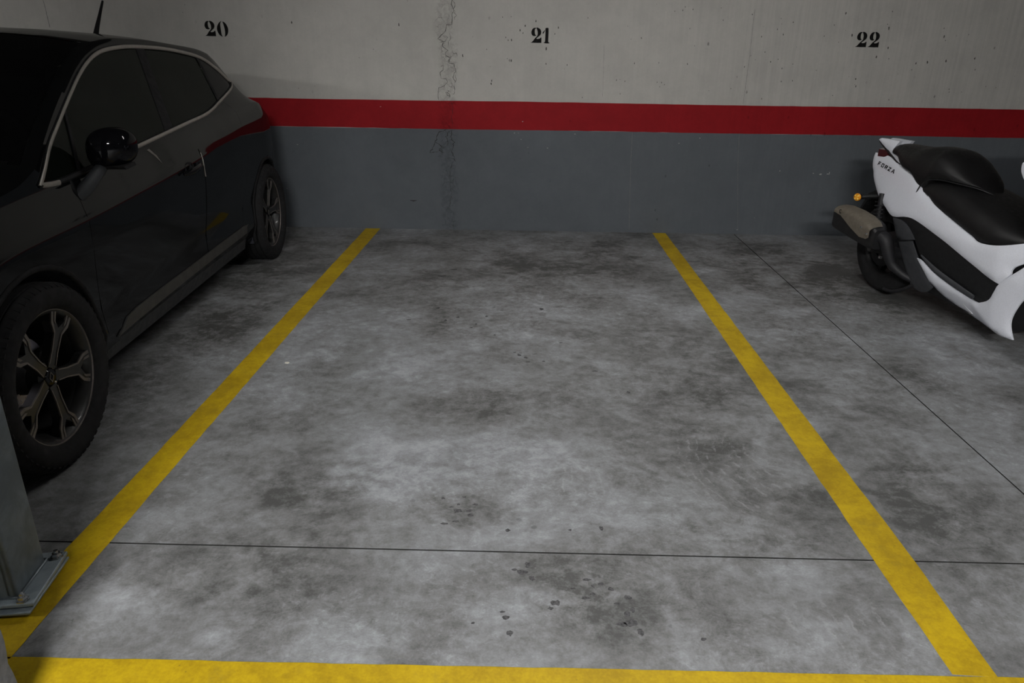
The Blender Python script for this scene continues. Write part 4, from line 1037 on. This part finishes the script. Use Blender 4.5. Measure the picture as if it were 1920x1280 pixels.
# lettering on the tail panel
def letters():
    L = {'F': [[(0, 0), (.22, 0), (.22, .36), (.75, .36), (.75, .6), (.22, .6), (.22, .78), (.9, .78), (.9, 1), (0, 1)]],
         'O': [[(0, 0), (1, 0), (1, .22), (.22, .22), (.22, 1), (0, 1)], [(.22, .78), (.78, .78), (.78, .22), (1, .22), (1, 1), (.22, 1)]],
         'R': [[(0, 0), (.22, 0), (.22, 1), (0, 1)], [(.22, .78), (.75, .78), (.75, .6), (.22, .6), (.22, .38), (.45, .38), (.75, 0), (1, 0), (.72, .38), (1, .42), (1, 1), (.22, 1)]],
         'Z': [[(0, 0), (1, 0), (1, .22), (.38, .22), (1, .8), (1, 1), (0, 1), (0, .78), (.64, .78), (0, .2)]],
         'A': [[(0, 0), (.24, 0), (.60, .78), (.60, 1), (.5, 1)], [(.6, 1), (.6, .78), (.76, .42), (.45, .42), (.37, .24), (.84, .24), (.94, 0), (1.18, 0), (.74, 1)]]}
    os_ = []; cw = .0315; adv = .0455; hgt = .0215
    for k, ch in enumerate('FORZA'):
        for poly in L[ch]:
            def f(p, q, h, k=k):
                x = -.192 + k * adv + p * cw + q * .006; zz = .712 - (x + .192) * .085 + q * hgt
                return (x, -(off(x, zz) + .0022 + h), zz)
            os_.append(prism('l', poly, .0, .0012, None, None, f))
    join_named('lettering', os_, M_black, sco)['label'] = 'black FORZA lettering'
letters()
# dark inner body
def loft(name, secs, mat, parent=sco, smooth=True, ang=50):
    """secs: list of (x, [(y,z)...]) closed half-loops from centre bottom to centre top; mirrored"""
    bm = bmesh.new(); R = []
    for x, H_ in secs:
        loop = [(y, z) for y, z in H_] + [(-y, z) for y, z in reversed(H_) if abs(y) > 1e-6]
        R.append([bm.verts.new((x, y, z)) for y, z in loop])
    n = len(R[0])
    for a, b in zip(R, R[1:]):
        for i in range(n): bm.faces.new([a[i], a[(i + 1) % n], b[(i + 1) % n], b[i]])
    bm.faces.new(R[0][::-1]); bm.faces.new(R[-1])
    return auto_smooth(frombm(name, bm, mat, parent, smooth), ang)
TB = [(-.26, .72), (-.1, .62), (.05, .53), (.15, .47), (.22, .38), (.32, .22), (.45, .15), (.7, .15), (1.0, .135), (1.08, .15)]
TT = [(-.26, .76), (0, .76), (.2, .73), (.4, .64), (.6, .56), (.85, .50), (1.0, .52), (1.08, .55)]
secs = []
for k in range(30):
    x = -.26 + (1.34) * k / 29; zb = crv(x, TB); zt = crv(x, TT); H_ = [(0, zb)]
    for q in range(9):
        z = zb + (zt - zb) * q / 8; H_.append((max(.02, off(x, z) - .030), z))
    H_.append((0, zt)); secs.append((x, H_))
loft('inner_body', secs, M_scplas)
# seats
def seat_loft(name, xs, ftop, fbot, fw, mat, crown=.5):
    secs = []
    for x in xs:
        zt, zb, w = ftop(x), fbot(x), fw(x); H_ = [(0, zb), (w * .9, zb), (w * .99, zb + (zt - zb) * .12)]
        for q in range(1, 9):
            a = pi / 2 * q / 9; H_.append((w * cos(a) ** crown, zb + (zt - zb) * (.12 + .88 * sin(a) ** .9)))
        H_.append((0, zt)); secs.append((x, H_))
    return loft(name, secs, mat)
PT = [(-.085, .800), (-.07, .838), (-.02, .850), (.14, .850), (.20, .858), (.275, .869), (.35, .866), (.43, .842), (.49, .806), (.54, .772), (.59, .737), (.63, .710), (.66, .69)]
PB = [(-.085, .795), (.0, .785), (.09, .742), (.2, .72), (.30, .665), (.33, .66), (.37, .710), (.43, .722), (.60, .718), (.67, .685)]
PW = [(-.085, .055), (-.06, .075), (.0, .09), (.1, .125), (.25, .152), (.36, .158), (.45, .146), (.52, .124), (.58, .094), (.63, .055), (.67, .02)]
n = 46; seat_loft('pillion_seat', [-.085 + .755 * (k / (n - 1)) for k in range(n)], lambda x: crv(x, PT), lambda x: crv(x, PB), lambda x: crv(x, PW), M_scseat, .7)
DT = [(.29, .65), (.33, .700), (.40, .720), (.46, .724), (.58, .712), (.65, .696), (.72, .680), (.80, .660), (.88, .640), (.97, .615), (1.05, .595), (1.12, .575), (1.14, .56)]
DB = [(.29, .645), (.33, .645), (.40, .632), (.465, .60), (.628, .552), (.786, .515), (.86, .498), (1.0, .520), (1.14, .55)]
DW = [(.29, .13), (.33, .15), (.42, .170), (.50, .182), (.65, .197), (.80, .215), (.90, .218), (1.0, .20), (1.08, .165), (1.14, .11)]
n = 44; seat_loft('rider_seat', [.29 + .85 * (k / (n - 1)) for k in range(n)], lambda x: crv(x, DT), lambda x: crv(x, DB), lambda x: crv(x, DW), M_scseat, .6)
tube('seat_piping', [(.305, -.158, .640), (.325, -.158, .68), (.36, -.150, .712), (.43, -.140, .724), (.54, -.125, .722), (.62, -.08, .712), (.665, -.03, .690)], .0035, M_scplas, sco, 6, 4)
# tail light between the grab rails, rear mudguard, number-plate hanger
o = loft('tail_lamp', [(-.23, [(0, .765), (.03, .768), (.035, .79), (0, .80)]), (-.21, [(0, .755), (.055, .76), (.055, .80), (0, .812)]), (-.14, [(0, .75), (.045, .76), (.045, .80), (0, .815)])], M_lampred)
loft('rear_mudguard', [(-.30, [(0, .40), (.05, .40), (.05, .42), (0, .43)]), (-.22, [(0, .50), (.06, .50), (.06, .54), (0, .55)]), (-.08, [(0, .56), (.07, .56), (.08, .60), (0, .66)]), (.05, [(0, .54), (.08, .54), (.09, .60), (0, .70)])], M_scplas)
# engine, transmission, swing arm, stand
loft('engine', [(.02, [(0, .22), (.09, .22), (.10, .32), (.06, .36), (0, .37)]), (.20, [(0, .18), (.12, .19), (.13, .34), (.10, .42), (0, .46)]), (.45, [(0, .16), (.13, .17), (.14, .33), (.12, .42), (0, .46)]), (.55, [(0, .20), (.09, .2), (.10, .3), (.06, .34), (0, .36)])], M_engine)
tube('swing_arm', [(.0, -.115, .27), (.12, -.125, .28), (.26, -.115, .30), (.36, -.09, .31)], [.026, .030, .034, .034], M_engine, sco, 10, 3)
for s in (-1, 1):
    tube('shock_absorber', [(.02, s * .135, .30), (-.0, s * .13, .58)], .016, M_engine, sco, 10, 1)
    P = [(.018 - .018 * k / 60 + .0 + .026 * cos(k * .9), s * .133 + .026 * sin(k * .9) * 1.0, .34 + .19 * k / 60) for k in range(61)]
    tube('shock_spring', P, .0042, M_engine, sco, 5, 1)
tube('main_stand', [(.40, -.12, .17), (.34, -.14, .12), (.26, -.15, .085), (.20, -.15, .08)], .010, M_engine, sco, 8, 3)
tube('side_stand', [(.52, .12, .17), (.50, .17, .09), (.485, .22, .012)], .011, M_engine, sco, 8, 2)
# exhaust, right side
mu = []
MX = [(-.165, .415, .050), (-.155, .418, .062), (-.12, .420, .070), (.0, .412, .076), (.12, .400, .076), (.20, .385, .070), (.235, .372, .052)]
bm = bmesh.new(); rings = []
for x, zc, hh in MX:
    P = rrect(.056 * hh / .076, hh, .030 * hh / .076, 5)
    rings.append([bm.verts.new((x, -.262 + p, zc + q)) for p, q in P])
n = len(rings[0])
for a, b in zip(rings, rings[1:]):
    for i in range(n): bm.faces.new([a[i], a[(i + 1) % n], b[(i + 1) % n], b[i]])
bm.faces.new(rings[0][::-1]); bm.faces.new(rings[-1])
muf = auto_smooth(frombm('muffler', bm, M_exh, sco, True), 45)
# heat shield on the upper outer side
bm = bmesh.new(); SHP = [(-.118, .060), (-.05, .068), (.06, .070), (.15, .064), (.215, .030)]
outer = []
for k, (x, hh) in enumerate([(-.128, .074), (-.06, .083), (.05, .086), (.14, .084), (.20, .076), (.222, .064)]):
    zc = crv(x, [(a, b) for a, b, c in MX]); row = []
    lowz = [.036, .030, -.008, -.028, -.014, .006][k]
    for q in range(7):
        if q < 3: y, z = -.262 - .0635, zc + lowz + (hh * .62 - lowz) * q / 2.0
        else:
            a = (q - 2) / 4 * pi / 2; y, z = -.262 - .0635 + .075 * (1 - cos(a)) , zc + hh * .62 + .40 * hh * sin(a)
        row.append(bm.verts.new((x, y, z)))
    outer.append(row)
for a, b in zip(outer, outer[1:]):
    for i in range(6): bm.faces.new([a[i], a[i + 1], b[i + 1], b[i]])
r = bmesh.ops.solidify(bm, geom=list(bm.faces), thickness=.003)
hs = auto_smooth(frombm('heat_shield', bm, M_shield, muf, True), 45); hs['label'] = 'tan metal heat shield'
for x, z in ((.150, .425), (.205, .400)):
    lathe('shield_screw', [(0, -.333), (.006, -.332), (.007, -.326), (.0, -.325)], M_bolt, muf, 12, cen=(x, 0, z))
P = [(-.062 + .010 * cos(a), -.328, .470 + .010 * sin(a)) for a in [radians(60 + 250 * k / 12) for k in range(13)]]
tube('shield_mark', P, .0018, M_black, muf, 5, 1)
lathe('tail_pipe', [(.0, -.17), (.015, -.17), (.016, -.195), (.019, -.195), (.020, -.165), (0, -.16)], M_exh, muf, 16, 'X', cen=(0, -.262, .385))
tube('exhaust_pipe', [(.215, -.250, .385), (.245, -.238, .375), (.265, -.215, .30), (.285, -.185, .235), (.36, -.12, .18), (.50, -.06, .18)], [.036, .037, .030, .024, .018, .016], M_engine, sco, 12, 4)
tube('muffler_bracket', [(.06, -.21, .345), (.12, -.17, .30), (.10, -.13, .275)], .012, M_engine, sco, 8, 3)
lathe('bracket_bolt', [(0, -.265), (.008, -.262), (.010, -.25), (0, -.248)], M_bolt, sco, 10, cen=(.19, .05, .262))
lathe('axle_nut', [(0, -.150), (.010, -.150), (.018, -.146), (.02, -.125), (.0, -.12)], simple('worn_nut', (.16, .16, .165), .4, .6), sco, 6, cen=(.0, 0, .262))
# rear turn signal on its stalk
def blinker(x, s, z):
    tube('signal_stalk', [(x + .10, s * .06, z + .02), (x + .03, s * .115, z + .008), (x, s * .150, z)], [.014, .011, .013], M_scplas, sco, 8, 3)
    h = lathe('turn_signal', [(.0, .030), (.014, .026), (.022, .012), (.0235, 0), (.0, 0)], M_scplas, sco, 24)
    l = lathe('signal_lens', [(.0225, -.001), (.0215, -.006), (.012, -.010), (.0, -.011)], M_amber, h, 24)
    fs_ = []
    for k in range(4):
        a0 = radians(45 + 90 * k - 20); a1 = radians(45 + 90 * k + 20)
        P = [(.003 * cos((a0 + a1) / 2), .003 * sin((a0 + a1) / 2)), (.0165 * cos(a0), .0165 * sin(a0)), (.0175 * cos((a0 + a1) / 2), .0175 * sin((a0 + a1) / 2)), (.0165 * cos(a1), .0165 * sin(a1))]
        fs_.append(prism('f', P, -.0125, -.007, None, None))
    join_named('lens_facet', fs_, M_ambl, h)
    h.matrix_local = Matrix.Translation((x, s * .165, z)) @ Matrix.Rotation(radians(25 if s < 0 else 155), 4, 'Z')
blinker(-.165, -1, .530); blinker(-.165, 1, .530)
# wheels
def sc_wheel(x, r, w, name):
    p = [(r * .62, -w * .42), (r * .70, -w * .50), (r * .86, -w * .50), (r * .95, -w * .38), (r * .985, -w * .2), (r, 0)]
    p = p + [(a, -b) for a, b in reversed(p[:-1])]
    rim = lathe(name, [(r * .60, -w * .40), (r * .64, -w * .42), (r * .64, -w * .36), (r * .58, -w * .30), (r * .58, w * .30), (r * .64, w * .36), (r * .64, w * .42), (r * .60, w * .40), (r * .56, w * .3), (r * .56, -w * .3)], M_scplas, sco, 48, closed=True)
    lathe('tyre', p, M_rubber, rim, 56)
    for k in range(5):
        a = 2 * pi * k / 5 + .3; ca, sa = cos(a), sin(a)
        prism('spoke', [(-.022, .03), (.022, .03), (.012, r * .58), (-.012, r * .58)], -.018, .018, M_scplas, rim, lambda p_, q_, h_, ca=ca, sa=sa: (p_ * ca - q_ * sa, h_, p_ * sa + q_ * ca))
    lathe('hub', [(0, -.06), (.035, -.055), (.042, -.03), (.042, .03), (.035, .055), (0, .06)], M_scplas, rim, 24)
    lathe('brake_disc', [(.06, -.062), (.105, -.062), (.105, -.058), (.06, -.058)], M_engine, rim, 32, closed=True)
    rim.matrix_local = Matrix.Translation((x, 0, r)); return rim
sc_wheel(0.0, .262, .135, 'rear_wheel'); sc_wheel(1.455, .265, .12, 'front_wheel')
# front mudguard, fork, nose, leg shield, screen, bars
bm = bmesh.new(); rr = []
for k in range(19):
    a = radians(205 - 185 * k / 18); R_ = .292; row = []
    hw_ = .078 * (1 - .35 * (max(0, abs(k - 9) - 5) / 4) ** 2)
    for q in range(9):
        b = -1 + q / 4; row.append(bm.verts.new((1.455 + (R_ - .045 * abs(b) ** 2.5) * cos(a), hw_ * b, .265 + (R_ - .045 * abs(b) ** 2.5) * sin(a))))
    rr.append(row)
for a, b in zip(rr, rr[1:]):
    for i in range(8): bm.faces.new([a[i], a[i + 1], b[i + 1], b[i]])
bmesh.ops.solidify(bm, geom=list(bm.faces), thickness=.004)
auto_smooth(frombm('front_mudguard', bm, M_white, sco, True), 50)
for s in (-1, 1):
    tube('fork_leg', [(1.455, s * .095, .265), (1.33, s * .095, .58)], .022, M_engine, sco, 12, 1)
    # upper cowl beside the leg room
    o = panel('front_cowl', [(1.062,.905),(1.050,.886),(1.056,.860),(1.083,.826),(1.11,.80),(1.16,.74),(1.20,.64),(1.22,.56),(1.30,.62),(1.42,.60),(1.56,.58),(1.62,.62),(1.55,.74),(1.44,.86),(1.30,.95),(1.15,.945)],
              lambda a, b: lin(a, [(1.0, .30), (1.2, .295), (1.4, .22), (1.55, .11), (1.62, .05)]), M_white, sco, s, .010, .02, .012, .014, 0, 3, 40)
    panel('headlamp', [(1.42, .66), (1.56, .62), (1.60, .66), (1.52, .74), (1.43, .76)], lambda a, b: lin(a, [(1.0, .30), (1.2, .295), (1.4, .22), (1.55, .11), (1.62, .05)]) + .002, M_lampclear, sco, s, .006, .03, .004, .01, 0, 2)
    panel('knee_well', [(1.03, .37), (1.10, .46), (1.16, .52), (1.18, .60), (1.17, .74), (1.24, .80), (1.30, .5), (1.2, .36), (1.12, .34)], lambda a, b: off(a, b) - .03, M_scplas, sco, s, .01, .03, .0, .01, 0, 1)
    tube('handle_grip', [(1.27, s * .20, .99), (1.24, s * .28, .985), (1.21, s * .345, .975)], .017, M_scseat, sco, 10, 2)
    tube('brake_lever', [(1.31, s * .18, .995), (1.30, s * .26, .99), (1.27, s * .35, .98)], .006, M_bolt, sco, 8, 2)
    tube('mirror_stem', [(1.30, s * .20, .93), (1.27, s * .28, 1.0), (1.25, s * .33, 1.07)], .009, M_scplas, sco, 8, 2)
    bm = bmesh.new(); bmesh.ops.create_uvsphere(bm, u_segments=20, v_segments=12, radius=1)
    for v in bm.verts: v.co = (1.25 + .025 * v.co.x, s * .37 + .085 * v.co.y, 1.095 + .045 * v.co.z)
    frombm('mirror', bm, M_scplas, sco, True)
loft('leg_shield', [(1.16, [(0, .42), (.19, .42), (.215, .62), (.20, .84), (0, .88)]), (1.22, [(0, .40), (.20, .40), (.225, .62), (.21, .88), (0, .92)]), (1.34, [(0, .52), (.16, .54), (.19, .7), (.17, .88), (0, .92)]), (1.50, [(0, .56), (.08, .56), (.11, .66), (.08, .76), (0, .80)])], M_scplas)
tube('handlebar', [(1.27, -.22, .99), (1.32, -.10, 1.0), (1.33, 0, 1.0), (1.32, .10, 1.0), (1.27, .22, .99)], .014, M_scplas, sco, 10, 3)
bm = bmesh.new(); rr = []
for k in range(7):
    t_ = k / 6; x = 1.46 - .20 * t_; z = .84 + .36 * t_; row = []
    for q in range(9):
        b = -1 + q / 4; row.append(bm.verts.new((x - .08 * b * b, (.20 - .06 * t_ ** 2) * b, z)))
    rr.append(row)
for a, b in zip(rr, rr[1:]):
    for i in range(8): bm.faces.new([a[i], a[i + 1], b[i + 1], b[i]])
bmesh.ops.solidify(bm, geom=list(bm.faces), thickness=.003)
frombm('windscreen', bm, mat_glass('smoked_screen', (.08, .08, .085), .6), sco, True)
